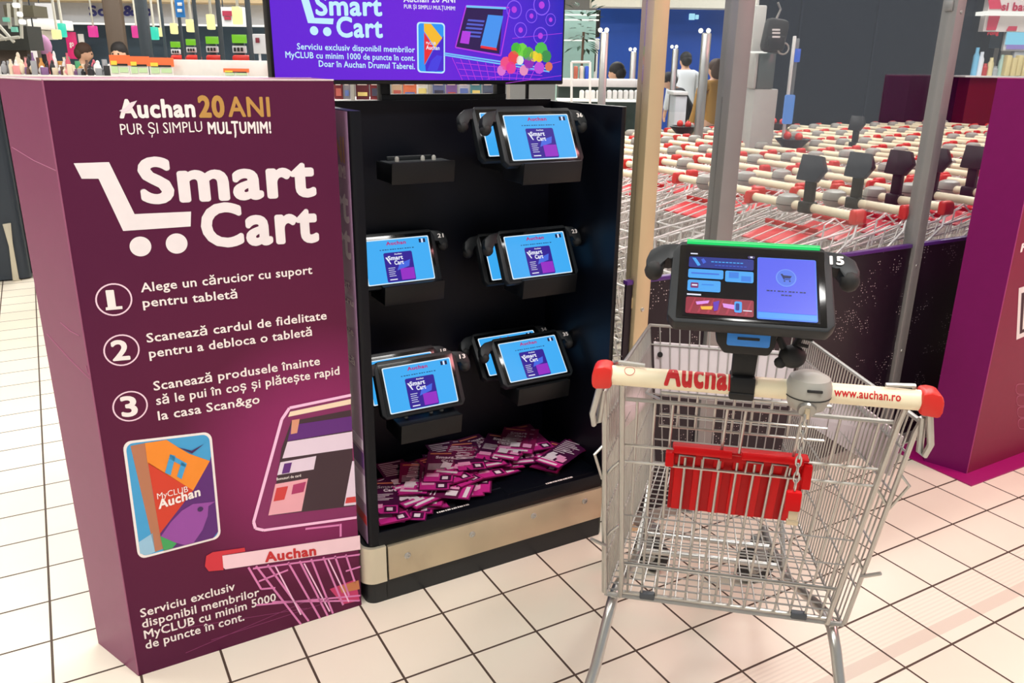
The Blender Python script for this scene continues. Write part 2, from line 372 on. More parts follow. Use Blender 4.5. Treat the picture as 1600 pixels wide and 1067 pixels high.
for a in ((388, 886, 408, 920), (408, 920, 430, 918), (400, 884, 470, 975), (418, 882, 482, 970), (450, 878, 500, 966), (468, 876, 512, 962), (486, 873, 520, 958), (505, 870, 536, 945), (523, 868, 545, 930),
          (540, 866, 555, 912), (395, 888, 562, 866), (404, 908, 450, 890), (400, 945, 563, 930), (540, 892, 563, 885), (425, 940, 562, 938)): ln(*a, .0055, line, 3)
for a in ((430, 884, 470, 960), (475, 880, 515, 955), (512, 872, 545, 940)): ln(*a, .004, glow, 3)
bq([(515, 920), (555, 905), (562, 938), (535, 944)], inks('basket rose', (198, 52, 104)), 2); bq([(530, 916), (560, 906), (562, 920), (534, 926)], inks('bread tan', (196, 118, 74)), 3)
for a in ((230, 990, 480, 950), (330, 1000, 560, 925), (290, 1020, 500, 930)): ln(*a, .0016, inks('faint streak', (138, 52, 104)), 1)
art.build('cart_picture', BOX, BL0)

# ------------------------------------------------------------------ black tablet kiosk
KO = Vector((.245, .33, 0))
KS = thing('tablet_kiosk', 'black open-front tablet kiosk with steel bumper rail, between plum box and glass wall', 'kiosk', KO)
def kb(mb, name, parent=None): return mb.build(name, parent or KS, KO)
navy = mat('navy lacquer', (3, 5, 16), .45, spec=.25); navy2 = mat('dark kiosk panel', (5, 7, 15), .4, spec=.25)
kp = MB()
def arc(cx, cy, r, a0, a1, n=8): return [(cx+r*math.cos(math.radians(a0+(a1-a0)*i/n)), cy+r*math.sin(math.radians(a0+(a1-a0)*i/n))) for i in range(n+1)]
KT = 1.412
# left panel with a rounded front corner, printed outside
outl = arc(-.154, .145, .012, 180, 270)+[(-.136, .133), (-.136, .56), (-.166, .56)]
kp.prism(outl, (0, 0, .195), (1, 0, 0), (0, 1, 0), (0, 0, KT-.195), navy2, smooth=True); LP = kb(kp, 'left_panel')
pr = MB(); wrapm = mat('printed mauve wrap', (158, 122, 156), .35)
pr.bb(-.1672, -.166, .147, .56, .2, KT-.002, wrapm)
def st(t, z, y1, y0, cap, m, bold=.03): text(pr, t, (-.1676, y0, z), (-.1676, y1, z), (0, 0, cap), m, bold, (-.0002, 0, 0))
st('ANI', 1.285, .178, .30, .06, gold); st('MULȚUMIM!', 1.245, .178, .36, .03, ink)
st('Smart', 1.135, .165, .52, .085, wp); st('Cart', 1.04, .165, .45, .085, wp)
st('suport', .955, .19, .30, .02, ink); st('pentru', .91, .165, .34, .02, ink); st('fidelitate', .825, .178, .38, .02, ink); st('tabletă', .74, .178, .38, .02, ink)
for z, h, c in ((.50, .03, 'pale panel'), (.44, .05, 'violet band'), (.33, .09, 'pale panel'), (.26, .03, 'picture red')): pr.bb(-.1676, -.1671, .147, .3, z, z+h, MATS['print '+c])
kb(pr, 'printed_wrap', LP)
kp = MB(); kp.prism([(.648, .56), (.648, .13)]+arc(.652, .152, .022, 270, 360)+[(.674, .56)], (0, 0, .195), (1, 0, 0), (0, 1, 0), (0, 0, KT-.195), navy2, smooth=True); kb(kp, 'right_panel')
kp = MB(); kp.bb(-.14, .648, .52, .56, .19, 1.418, navy); kb(kp, 'back_panel')
tr = MB(); tr.bb(-.14, .648, .132, .52, .19, .236, navy2, .003); trim_ = mat('tray groove', (30, 33, 40), .5)
tr.bb(.30, .304, .15, .32, .2362, .2375, trim_); tr.bb(-.13, .30, .20, .203, .2362, .2375, trim_); tr.bb(.31, .62, .3, .303, .2362, .2375, trim_)
tr.bb(.3, .64, .15, .25, .236, .239, navy2, .001)
tr.lathe([(0, .0), (.022, 0), (.022, .004), (.018, .006), (0, .006)], (.105, .175, .236), (0, 0, 1), black, 20)
tr.lathe([(0, .0), (.026, 0), (.026, .005), (.02, .008), (0, .008)], (.50, .21, .239), (0, 0, 1), black, 20)
TRAY = kb(tr, 'tray')
for x0, x1, y in ((.055, .165, .152), (.44, .545, .152)):
    n = 16; tl = MB()
    for i in range(n):
        a = x0+(x1-x0)*i/n; tl.bb(a, a+(x1-x0)/n*(.55+.3*((i*7) % 3)/2), y-.004, y+.003, .2392, .2398, ink)
    kb(tl, 'tray_marking', TRAY)
pl = MB(); pl.prism(arc(-.148, .165, .03, 180, 270)+[(.648, .135)]+[(.664, .15), (.664, .56), (-.178, .56)], (0, 0, 0), (1, 0, 0), (0, 1, 0), (0, 0, .19), mat('plinth black', (20, 24, 26), .5), smooth=False)
pl.bb(-.119, -.117, .1335, .136, .01, .185, black); kb(pl, 'plinth')
rail = MB(); rail.bb(-.115, .645, .122, .1345, .076, .188, steel, .0015); RAIL = kb(rail, 'bumper_rail')
for px, py in ((637, 868), (738, 835), (834, 806), (914, 783)):
    P = atY(px, py, .121); b = MB(); b.lathe([(0, .0), (.0105, 0), (.0105, .002), (.008, .004), (.0045, .004), (.004, .0015), (0, .0015)], (P.x, .1222, P.z), (0, -1, 0), tubem, 18); kb(b, 'bolt', RAIL)
ccm = MB(); o_ = arc(-.147, .167, .045, 180, 262)+[(-.121, .1225)]; i_ = [(-.121, .134)]+arc(-.147, .167, .033, 262, 180)
ccm.prism(o_+i_+[(-.18, .35), (-.192, .35)], (0, 0, .074), (1, 0, 0), (0, 1, 0), (0, 0, .118), mat('corner steel', (214, 206, 184), .3, .55, noise=.06, scale=6), smooth=True); kb(ccm, 'corner_bumper')
# frame that carries the television
sf = MB()
SFY = .54
for x in (.085, .475): sf.bb(x-.016, x+.016, SFY, SFY+.03, 1.3, 1.60, black, .003)
sf.bb(.07, .49, SFY-.005, SFY+.035, 1.405, 1.435, black, .003); sf.tube([(-.13, .56, 1.415), (-.11, .56, 1.46), (-.125, .55, 1.52)], .004, black); sf.tube([(.575, .55, 1.41), (.575, .55, 1.47)], .006, black)
kb(sf, 'television_bracket')
# cradles
def cradle(cx, cz, y):
    m = MB(); slope = Matrix.Rotation(math.radians(8), 3, 'X')
    m.box((cx, y, cz), (.195, .008, .062), black, .002, slope)
    m.bb(cx-.0975, cx+.0975, y, y+.09, cz+.02, cz+.028, case, .002); m.bb(cx-.0975, cx-.09, y, y+.12, cz-.028, cz+.024, black, .002); m.bb(cx+.09, cx+.0975, y, y+.12, cz-.028, cz+.024, black, .002)
    m.bb(cx-.05, cx+.05, y+.05, .522, cz-.02, cz+.015, black, .002)
    for dx in (-.06, .02, .055): m.lathe([(.006, 0), (.006, .012), (.003, .016), (0, .016)], (cx+dx, y+.05, cz+.026), (0, 0, 1), greyp, 10)
    m.bb(cx-.08, cx+.06, y+.075, y+.083, cz+.026, cz+.04, case, .002)
    return kb(m, 'cradle')
CR = [(.115, 1.228, .34), (.10, .862, .39), (.44, 1.232, .165), (.495, .87, .25), (.06, .50, .19), (.49, .51, .26)]
for c in CR: cradle(*c)

# ------------------------------------------------------------------ hand-held tablets
SW, SH = .217, .136
cyan = lit('screen cyan', (62, 176, 250), 1.0); cyan_edge = lit('screen white', (226, 244, 255), 1.0)
sblue = lit('screen violet', (44, 20, 150), 1.0); spink = lit('screen magenta', (150, 40, 200), 1.0); sdark = lit('screen ink', (20, 60, 120), .8); sred = lit('screen red', (190, 40, 130), .9); swhite = lit('screen bright', (235, 238, 255), 1.0); snavy = lit('screen navy', (14, 20, 70), .9)
def sx(mb, u0, v0, u1, v1, m, k): mb.add([(u0, -.0006*k, v0), (u1, -.0006*k, v0), (u1, -.0006*k, v1), (u0, -.0006*k, v1)], [(0, 1, 2, 3)], m)
def rrp(u0, v0, u1, v1, r, n=4): return rr(u0, v0, u1, v1, r, r, n)
def sp(mb, pts, m, k): mb.add([(p[0], -.0006*k, p[1]) for p in pts], [tuple(range(len(pts)))], m)
def xt(mb, t, u0, u1, v, cap, m, bold, k, slant=0): text(mb, t, (u0, -.0006*k, v), (u1, -.0006*k, v), (0, 0, cap), m, bold, slant=slant)
def case_shape(left):
    s = -1 if left else 1
    return [(s*p[0], p[1]) for p in ((.118, .086), (.150, .082), (.170, .068), (.176, .046), (.173, .028), (.163, .022), (.150, .030), (.144, .046), (.134, .05), (.118, .05))]
def tablet_body(root):
    c = MB(); pts = [(-.118, .089), (.118, .089), (.131, .066), (.133, -.066), (.121, -.081), (-.121, -.081), (-.133, -.066), (-.131, .066)]
    c.prism(pts, (0, 0, 0), (1, 0, 0), (0, 0, 1), (0, .026, 0), case, .004); CASE = c.build('case', root)
    for L in (True, False):
        h = MB(); h.prism(case_shape(L), (0, .002, 0), (1, 0, 0), (0, 0, 1), (0, .028, 0), case, .005)
        s = -1 if L else 1
        h.ball((s*.161, .018, .034), (.0165, .020, .016), rubber, 12); h.build('grip', CASE)
    g = MB(); g.prism([(-.119, .079), (.119, .079), (.119, -.073), (-.119, -.073)], (0, -.0012, 0), (1, 0, 0), (0, 0, 1), (0, .004, 0), screenglass, .001); g.build('glass_front', root)
def tablet(label, num, loc, tilt, yaw=0):
    t = thing('tablet', label, 'tablet', loc, yaw, 'tablets charging in the black kiosk'); t.rotation_euler = (-tilt, 0, yaw)
    tablet_body(t)
    s = MB(); sp(s, rrp(-SW/2, -SH/2, SW/2, SH/2, .004), cyan_edge, 3); sp(s, rrp(-SW/2+.003, -SH/2+.003, SW/2-.003, SH/2-.003, .004), cyan, 4)
    sc = s.build('screen', t); s = MB()
    xt(s, 'Auchan', -.032, .032, .049, .010, sred, .04, 5); sx(s, .075, .048, .082, .06, snavy, 5); sx(s, .083, .048, .088, .06, swhite, 5); sx(s, .089, .048, .096, .06, snavy, 5)
    for i in range(14): sx(s, -.055+i*.008, .034, -.049+i*.008-.002*(i % 3 == 0), .0365, sdark, 5)
    sp(s, rrp(-.046, -.064, .046, .026, .005), sblue, 5); sx(s, 0, -.06, .044, -.025, spink, 6); sp(s, [(-.01, -.03), (.03, -.02), (.036, 0), (0, -.01)], lit('screen sky', (70, 110, 240), .9), 6)
    xt(s, 'Smart', -.034, .014, .003, .012, swhite, .04, 7); xt(s, 'Cart', -.016, .014, -.012, .012, swhite, .04, 7)
    sp(s, [(-.042, .012), (-.036, .012), (-.026, -.009), (-.03, -.009)], swhite, 7); xt(s, 'Auchan', -.012, .012, .018, .004, swhite, .04, 7)
    for i in range(5): sx(s, -.038, -.022-i*.006, -.016-.003*(i % 2), -.0205-i*.006, swhite, 7)
    sx(s, -.038, -.058, -.014, -.055, swhite, 7)
    s.build('screen_picture', sc)
    n = MB(); xt(n, num, .141, .161, .058, .012, ink, .03, 2); n.build('number', t)
    return t
R_ = math.radians
BK = Vector((-.008, .12, -.03))
for num, loc, ti, back, cname in (('36', (.426, .214, 1.327), 28, '37', 'upper right'), ('23', (.476, .293, .962), 28, '22', 'middle right'), ('35', (.477, .313, .613), 40, '34', 'lower right'), ('13', (.048, .239, .623), 27, '18', 'lower left')):
    tablet('lit tablet marked %s at the front of the %s kiosk cradle' % (num, cname), num, loc, R_(ti))
    d = BK.copy()
    if num == '13': d = Vector((-.006, .125, -.020))
    if num == '35': d = Vector((-.012, .12, -.016))
    if num == '36': d = Vector((-.01, .125, .0))
    tablet('lit tablet half hidden behind the %s tablet in the kiosk' % ({'36': 'topmost', '23': 'middle right', '35': 'lowest right', '13': 'lowest left'}[num]), back, Vector(loc)+d, R_(ti))
tablet('lit tablet marked 21, alone in the middle left kiosk cradle', '21', (.07, .44, .955), R_(22))

# ------------------------------------------------------------------ leaflets piled on the kiosk tray
leafm = [mat('leaflet plum', (96, 20, 66), .4), mat('leaflet wine', (120, 22, 72), .4), mat('leaflet dark', (70, 16, 58), .4)]; lmag = mat('leaflet magenta', (190, 40, 130), .4); lpk = mat('leaflet pink', (225, 150, 190), .45); lwh = mat('leaflet white', (222, 205, 214), .5); lora = mat('leaflet orange', (205, 120, 90), .5)
def leaflet_mesh(v):
    m = MB(); a, b = .049, .105
    def z_(x, y): return .0012*math.sin(x*40+v)+.002*(y/.1)**2
    g = []; nx, ny = 3, 5
    vs = [(-a+2*a*i/nx, -b+2*b*j/ny, z_(-a+2*a*i/nx, -b+2*b*j/ny)) for j in range(ny+1) for i in range(nx+1)]
    fs = [(j*(nx+1)+i, j*(nx+1)+i+1, (j+1)*(nx+1)+i+1, (j+1)*(nx+1)+i) for j in range(ny) for i in range(nx)]
    m.add(vs, fs, leafm[v % 3]); m.add([(x, y, z-.0006) for x, y, z in vs], [f[::-1] for f in fs], leafm[v % 3])
    def q(x0, y0, x1, y1, mm, k=1): m.add([(x, y, z_(x, y)+.0012*k) for x, y in ((x0, y0), (x1, y0), (x1, y1), (x0, y1))], [(0, 1, 2, 3)], mm)
    def tx(t, x0, x1, y, cap, mm, bold): text(m, t, (x0, y, z_(0, y)+.0024), (x1, y, z_(0, y)+.0024), (0, cap, 0), mm, bold)
    if v % 2 == 0:
        tx('Smart', -.02, .04, .055, .016, lwh, .04); tx('Cart', 0, .04, .033, .016, lwh, .04); q(-.04, .085, .03, .093, lora)
        for i in range(5): q(-.04, .018-i*.009, .03-.012*(i % 3), .021-i*.009, lwh)
        q(-.045, -.1, .045, -.05, lmag); q(-.04, -.07, .0, -.045, lpk, 2); q(.005, -.095, .04, -.06, leafm[2], 2); q(.012, -.09, .03, -.07, lwh, 3)
    else:
        for i in range(8): q(-.04, .09-i*.012, .035-.015*((i*5) % 3), .094-i*.012, lwh)
        q(-.035, -.06, -.002, -.025, lwh, 2); q(.008, -.06, .038, -.03, lpk, 2); q(-.045, -.1, .045, -.068, lmag, 1); q(-.04, -.093, .03, -.08, lwh, 2)
    return m
LPROT = [leaflet_mesh(v).build('leaflet') for v in range(6)]
lz = 0.2405; nleaf = 0
spots = []
for i in range(30): spots.append((-.085+.0165*i+rnd.uniform(-.012, .012), .245+.0052*i+rnd.uniform(-.04, .05), rnd.uniform(-.75, .25)))
for i in range(26): spots.append((.02+.02*i+rnd.uniform(-.02, .02), .335+.0028*i+rnd.uniform(-.04, .05), rnd.uniform(-.8, .1)))
for p in ((.10, .21, .9), (.14, .24, 1.2), (.56, .23, -1.1), (.55, .28, -.9), (.58, .26, -1.25), (.01, .21, -.5), (.18, .26, 1.05)): spots.append(p)
rnd.shuffle(spots)
for i, (x, y, a) in enumerate(spots):
    x = min(max(x, -.075), .575); y = min(max(y, .245 if x > .3 else .23), .41)
    o = LPROT[i % 6] if i < 6 else LPROT[i % 6].copy()
    if i >= 6: COL.objects.link(o)
    o.location = (x, y, lz+.0007*i); o.rotation_euler = (rnd.uniform(-.02, .02), rnd.uniform(-.03, .03), a)
    tag(o, 'purple leaflet lying in the loose heap on the kiosk tray', 'leaflet', 'leaflets heaped on the kiosk tray')

# ------------------------------------------------------------------ television above the kiosk
TY = .44
TVL, TVR = atY(430, 122, TY), atY(877, 131, TY)
tvx0, tvx1, tvz0 = TVL.x, TVR.x, TVL.z-.004; tvz1 = tvz0+(tvx1-tvx0)*.57
TV = thing('television', 'black wall television showing a violet advert above the kiosk', 'television', ((tvx0+tvx1)/2, TY, tvz0)); TO = TV.location.copy()
m = MB(); m.bb(tvx0-.008, tvx1+.008, TY+.002, TY+.045, tvz0-.012, tvz1+.01, black, .004); m.bb(tvx0+.1, tvx1-.1, TY+.045, TY+.1, tvz0+.1, tvz1-.1, black, .01); m.build('housing', TV, TO)
tvb = lit('television violet', (100, 2, 226), 1.05); tvblue = lit('television blue', (40, 14, 210), 1.0); tvw = lit('television cyan', (196, 240, 255), 1.05); tvp = lit('television pink', (190, 60, 235), .95); tvl = lit('television line', (140, 90, 250), 1.0); tvk = lit('television dark', (46, 10, 90), .8)
def tvmat():
    m = bpy.data.materials.new('television picture'); m.use_nodes = True; nt = m.node_tree; b = nt.nodes['Principled BSDF']; tc = nt.nodes.new('ShaderNodeTexCoord'); sp_ = nt.nodes.new('ShaderNodeSeparateXYZ'); mr = nt.nodes.new('ShaderNodeMapRange'); rp = nt.nodes.new('ShaderNodeValToRGB')
    nt.links.new(tc.outputs['Object'], sp_.inputs[0]); nt.links.new(sp_.outputs[0], mr.inputs[0]); mr.inputs[1].default_value = -.45; mr.inputs[2].default_value = .45; nt.links.new(mr.outputs[0], rp.inputs[0])
    e = rp.color_ramp.elements; e[0].color = (*lin((96, 0, 216)), 1); e[1].color = (*lin((28, 10, 190)), 1); k = e.new(.5); k.color = (*lin((108, 0, 222)), 1); k = e.new(.8); k.color = (*lin((76, 12, 214)), 1)
    b.inputs['Base Color'].default_value = (.01, .01, .01, 1); nt.links.new(rp.outputs[0], b.inputs['Emission Color']); b.inputs['Emission Strength'].default_value = 1; b.inputs['Roughness'].default_value = .2; return m
m = MB(); m.add([(tvx0, TY, tvz0), (tvx1, TY, tvz0), (tvx1, TY, tvz1), (tvx0, TY, tvz1)], [(0, 1, 2, 3)], tvmat()); SCR = m.build('screen', TV, TO)
a_ = MB()
def tq(pts, mm, k=1): a_.add([(P.x, TY-.0005*k, P.z) for P in (atY(*p, TY) for p in pts)], [tuple(range(len(pts)))], mm)
def tt(t, x0, y0, x1, y1, cap, mm=tvw, bold=.03, k=3):
    P0 = atY(x0, y0, TY); P1 = atY(x1, y1, TY); text(a_, t, P0, P1, (0, 0, (atY(x0, y0-cap, TY)-P0).z), mm, bold, (0, -.0005*k, 0))
def tl_(x0, y0, x1, y1, wd, mm, k=2):
    a = atY(x0, y0, TY); b = atY(x1, y1, TY); d = (b-a).normalized(); s_ = Vector((-d.z, 0, d.x))*wd/2; o = Vector((0, -.0005*k, 0)); a_.add([a+s_+o, b+s_+o, b-s_+o, a-s_+o], [(0, 1, 2, 3)], mm)
def tc_(x, y, r, mm, k=2, n=20, r0=None):
    C = atY(x, y, TY)+Vector((0, -.0005*k, 0)); q = (atY(x+r, y, TY)-C).x
    P = [(math.cos(2*math.pi*i/n), math.sin(2*math.pi*i/n)) for i in range(n)]
    if r0 is None: a_.add([(C.x+c*q, C.y, C.z+s*q) for c, s in P], [tuple(range(n))], mm)
    else: a_.add([(C.x+c*q*g, C.y, C.z+s*q*g) for g in (1, r0) for c, s in P], [(i, (i+1) % n, n+(i+1) % n, n+i) for i in range(n)], mm)
tt('Smart', 493, 23, 597, 24, 30, bold=.032); tt('Cart', 526, 57, 598, 58, 30, bold=.032)
tq([(455, -28), (473, -28), (480, -10), (461, -10)], tvw, 3); tq([(467, -12), (479, -12), (491, 28), (481, 36)], tvw, 3); tq([(491, 28), (521, 29), (520, 38), (481, 36)], tvw, 3); tc_(490.5, 48, 6.5, tvw, 3); tc_(511, 49.5, 6.5, tvw, 3)
tt('Serviciu exclusiv disponibil membrilor', 464, 77, 648, 82, 9.5, bold=.018); tt('MyCLUB cu minim 1000 de puncte în cont.', 446, 90, 648, 95, 9.5, bold=.018); tt('Doar în Auchan Drumul Taberei.', 498, 104, 648, 108, 9.5, bold=.018)
tt('Auchan 20 ANI', 630, 3, 711, 4, 9, swhite, .03); tt('PUR ȘI SIMPLU MULȚUMIM!', 631, 13, 711, 16, 6, swhite, .02)
def TU(u, v):
    A = [(651, 34), (695, 36), (695, 115), (652, 113)]; return tuple((A[0][i]*(1-u)+A[1][i]*u)*(1-v)+(A[3][i]*(1-u)+A[2][i]*u)*v for i in (0, 1))
def ctv(pts, mm, k): tq([TU(*p) for p in pts], mm, k)
ctv(rr(0, 0, 1, 1, .12, .07), tvw, 2); ctv(rr(.05, .025, .95, .975, .1, .06), lit('tv sky', (40, 150, 250), 1), 3); ctv([(.25, .03), (.5, .03), (.9, .3), (.65, .5), (.25, .18)], lit('tv orange', (252, 190, 40), 1), 4)
ctv([(.25, .2), (.6, .5), (.25, .85)], lit('tv red', (240, 40, 50), 1), 4); ctv([(.95, .25), (.95, .95), (.3, .97), (.28, .85), (.62, .5)], lit('tv indigo', (70, 30, 210), 1), 4); ctv([(.9, .66), (.7, .97), (.35, .95), (.5, .75), (.7, .64)], lit('tv lilac', (70, 60, 230), 1), 5)
tt('MyCLUB', 665, 69, 680, 70, 4, swhite, .02, 7); tt('Auchan', 665, 77, 686, 78, 6, swhite, .03, 7)
tq([(728, 10), (786, 14), (780, 84), (712, 74)], tvk, 2)
for a in ((728, 9, 795, 12), (728, 9, 711, 74), (711, 74, 782, 87), (782, 87, 796, 14)): tl_(*a, .004, tvp, 4)
tl_(728, 10, 790, 13, .006, lit('tv glow', (120, 200, 255), 1), 5)
tq([(762, 23), (786, 25), (775, 76), (750, 72)], lit('tv pane', (70, 150, 245), 1), 4); tq([(751, 71), (775, 75), (776, 79), (750, 75)], lit('tv red', (240, 40, 50), 1), 5)
for i in range(5): tq([(731-i*1.6, 30+i*6), (757-i*1.6, 32+i*6), (756-i*1.6, 35+i*6), (730-i*1.6, 33+i*6)], lit('tv soft', (90, 100, 220), .9), 4)
tq([(722, 48), (735, 50), (732, 69), (718, 67)], tvp, 5)
for x, y, r in ((846, 8, 13), (830, 25, 9), (860, 31, 8), (813, 47, 10), (844, 56, 11), (803, 15, 12)): tc_(x, y, r, tvl, 3, 20, .88); tc_(x, y, r*.35, tvp, 3)
for a in ((694, 83, 860, 108), (694, 86, 858, 112)): tl_(*a, .004, lit('tv glow', (120, 200, 255), 1), 3)
for i in range(11): tl_(706+i*13, 90+i*1.6, 722+i*10.5, 125, .0022, tvp, 3)
for i in range(3): tl_(712+i*4, 98+i*10, 850-i*3, 112+i*6, .002, tvp, 3)
for x, y, r, c in ((790, 99, 9, (250, 80, 140)), (802, 90, 9, (250, 70, 80)), (815, 78, 9, (120, 220, 70)), (806, 76, 8, (70, 190, 60)), (825, 84, 9, (90, 180, 70)), (845, 78, 10, (80, 200, 80)), (853, 88, 8, (60, 150, 80)), (834, 88, 7, (250, 220, 60)), (842, 90, 6, (245, 210, 40)), (826, 98, 8, (150, 40, 190)), (798, 106, 8, (240, 60, 160)), (842, 106, 8, (200, 80, 230)), (812, 94, 6, (245, 245, 235)), (783, 110, 7, (230, 120, 220)), (818, 110, 7, (240, 150, 200)), (857, 104, 6, (230, 120, 90))):
    tc_(x, y, r, lit('tv food %d %d %d' % c, c, .95), 4, 9)
for a in ((760, 124, 876, 96), (790, 130, 877, 118), (800, 60, 878, 52)): tl_(*a, .0015, tvp, 2)
a_.build('advert_picture', SCR, TO)
# ------------------------------------------------------------------ shopping carts
def lerp(a, b, t): return Vector(a)*(1-t)+Vector(b)*t
RR, FR_ = (.272, .03, .952), (.215, .95, .805); BRr, BFr = (.258, .235, .372), (.172, .815, .43)
def mx(p, s): return (p[0]*s, p[1], p[2])
def basket_mesh(ns, nf, nfl, ncr, r, R, sg, m=None):
    b = MB(); m = m or zinc
    for s in (1, -1):
        b.tube([mx(RR, s), mx(FR_, s)], R, m, sg+2)
        b.tube([mx(BRr, s), mx(BFr, s)], R*.8, m, sg)
        for i in range(ns+1):
            t = (i/ns)**.97; b.tube([lerp(mx(RR, s), mx(FR_, s), t), lerp(mx(BRr, s), mx(BFr, s), t)], r, m, sg)
        for v in ((.13, .3, .55, .78) if ns > 20 else (.2, .55)):
            b.tube([lerp(mx(RR, s), mx(BRr, s), v), lerp(mx(FR_, s), mx(BFr, s), v)], r*1.2, m, sg)
    b.tube([mx(FR_, -1), mx(FR_, 1)], R, m, sg+2); b.tube([mx(BFr, -1), mx(BFr, 1)], R*.8, m, sg)
    for i in range(nf+1):
        t = i/nf; b.tube([lerp(mx(FR_, -1), FR_, t), lerp(mx(BFr, -1), BFr, t)], r, m, sg)
    for v in ((.14, .5, .66, .83) if nf > 9 else (.3, .65)): b.tube([lerp(mx(FR_, -1), mx(BFr, -1), v), lerp(FR_, BFr, v)], r*1.2, m, sg)
    for i in range(1, nfl):
        t = i/nfl; b.tube([lerp(mx(BRr, -1), BRr, t), lerp(mx(BFr, -1), BFr, t)], r, m, sg)
    for i in range(ncr+1):
        t = i/ncr; b.tube([lerp(mx(BRr, -1), mx(BFr, -1), t)+Vector((0, 0, -.003)), lerp(BRr, BFr, t)+Vector((0, 0, -.003))], r, m, sg)
    return b
def handle_mesh(writing):
    b = MB(); b.tube([(-.262, 0, 1.0), (.262, 0, 1.0)], .0178, cream, 20)
    return b
def wrap_text(mb, t, x0, x1, a0, cap, m, bold):
    vs, fs = glyphs(t, bold)
    bm = bmesh.new(); bv = [bm.verts.new(v) for v in vs]
    for f in fs:
        try: bm.faces.new([bv[i] for i in f])
        except ValueError: pass
    for k in range(-2, 9): bmesh.ops.bisect_plane(bm, geom=bm.verts[:]+bm.edges[:]+bm.faces[:], plane_co=(0, k*.1, 0), plane_no=(0, 1, 0))
    bm.verts.index_update(); vs = [tuple(v.co) for v in bm.verts]; fs = [[v.index for v in f.verts] for f in bm.faces]; bm.free()
    q0 = min(v[0] for v in vs); q1 = max(v[0] for v in vs); R = .0182
    out = []
    for v in vs:
        x = x0+(v[0]-q0)/(q1-q0)*(x1-x0); a = a0+v[1]/.682*cap/R
        q = R+v[2]; out.append((x, -q*math.cos(a), 1.0+q*math.sin(a)))
    mb.add(out, fs, m)
def cap_mesh(s):
    b = MB(); b.prism([(s*.256, .980), (s*.256, 1.019), (s*.270, 1.022), (s*.286, 1.019), (s*.292, 1.006), (s*.292, .988), (s*.285, .977)], (0, -.022, 0), (1, 0, 0), (0, 0, 1), (0, .046, 0), red, .006); return b
def wheel_parts(parent, x, y, r=.0625, swivel=0):
    SWV = Matrix.Translation((x, y+.012, 0)) @ Matrix.Rotation(swivel, 4, 'Z') @ Matrix.Translation((-x, -y-.012, 0))
    wv = MB(); wv.T = SWV; wv.lathe([(.0, -.012), (r-.014, -.013), (r-.004, -.014), (r, -.006), (r, .006), (r-.004, .014), (r-.014, .013), (0, .012)], (x, y, r), (1, 0, 0), rubber, 26)
    wv.lathe([(.0, .0135), (.018, .0145), (.03, .013)], (x, y, r), (1, 0, 0), greyp, 16); wv.lathe([(.0, -.0135), (.018, -.0145), (.03, -.013)], (x, y, r), (1, 0, 0), greyp, 16)
    W = wv.build('wheel', parent)
    f = MB(); f.T = SWV
    for s in (1, -1):
        f.prism([(-.02, r), (.0, r-.02), (.02, r), (.035, r+.085), (-.012, r+.085)], (x+s*.019-.0015, y, 0), (0, 1, 0), (0, 0, 1), (.003, 0, 0), mat('caster grey', (120, 122, 122), .45, .3), .001)
    f.box((x, y+.012, r+.088), (.046, .05, .008), MATS['caster grey'], .002); f.tube([(x, y+.012, r+.09), (x, y+.012, r+.12)], .011, MATS['caster grey'], 10); f.tube([(x-.021, y, r), (x+.021, y, r)], .006, MATS['caster grey'], 8)
    f.build('caster_fork', W)
def chassis_mesh():
    b = MB()
    for s in (1, -1):
        b.tube([(s*.235, .30, .352), (s*.243, .252, .348), (s*.25, .222, .318), (s*.268, .175, .22), (s*.285, .13, .165)], .0125, tubem, 12)
        b.tube([(s*.235, .30, .352), (s*.228, .36, .33), (s*.205, .62, .22), (s*.18, .86, .182), (s*.172, .94, .182)], .0125, tubem, 10)
        b.tube([(s*.200, .66, .212), (s*.178, .80, .425)], .007, tubem, 8)
    b.tube([(-.196, .70, .205), (.196, .70, .205)], .009, tubem, 10); b.tube([(-.186, .82, .19), (.186, .82, .19)], .009, tubem, 10)
    return b
def coin_lock_mesh(hero):
    b = MB(); X = .078
    if not hero: b.T = Matrix.Translation((X, -.008, 1.002)) @ Matrix.Diagonal((1.25, 1.3, 1.05, 1)) @ Matrix.Translation((-X, .008, -1.002))
    b.lathe([(0, -.034), (.018, -.034), (.03, -.027), (.036, -.012), (.038, .0), (.0375, .014), (.033, .027), (.02, .034), (0, .036)], (X, -.008, 1.002), (0, 0, 1), greyp, 26)
    b.lathe([(.0382, -.0012), (.0386, 0), (.0382, .0012)], (X, -.008, .998), (0, 0, 1), rubber, 26)
    if hero:
        b.box((X+.004, -.0447, 1.0165), (.025, .004, .0045), rubber, .001)
        b.lathe([(.016, 0), (.014, .006), (.008, .007), (0, .006)], (X-.004, -.0385, .982), (0, -1, -.35), mat('lock metal', (150, 150, 146), .3, .8), 16)
        b.box((X-.004, -.046, .977), (.008, .006, .02), steel, .001)
    return b
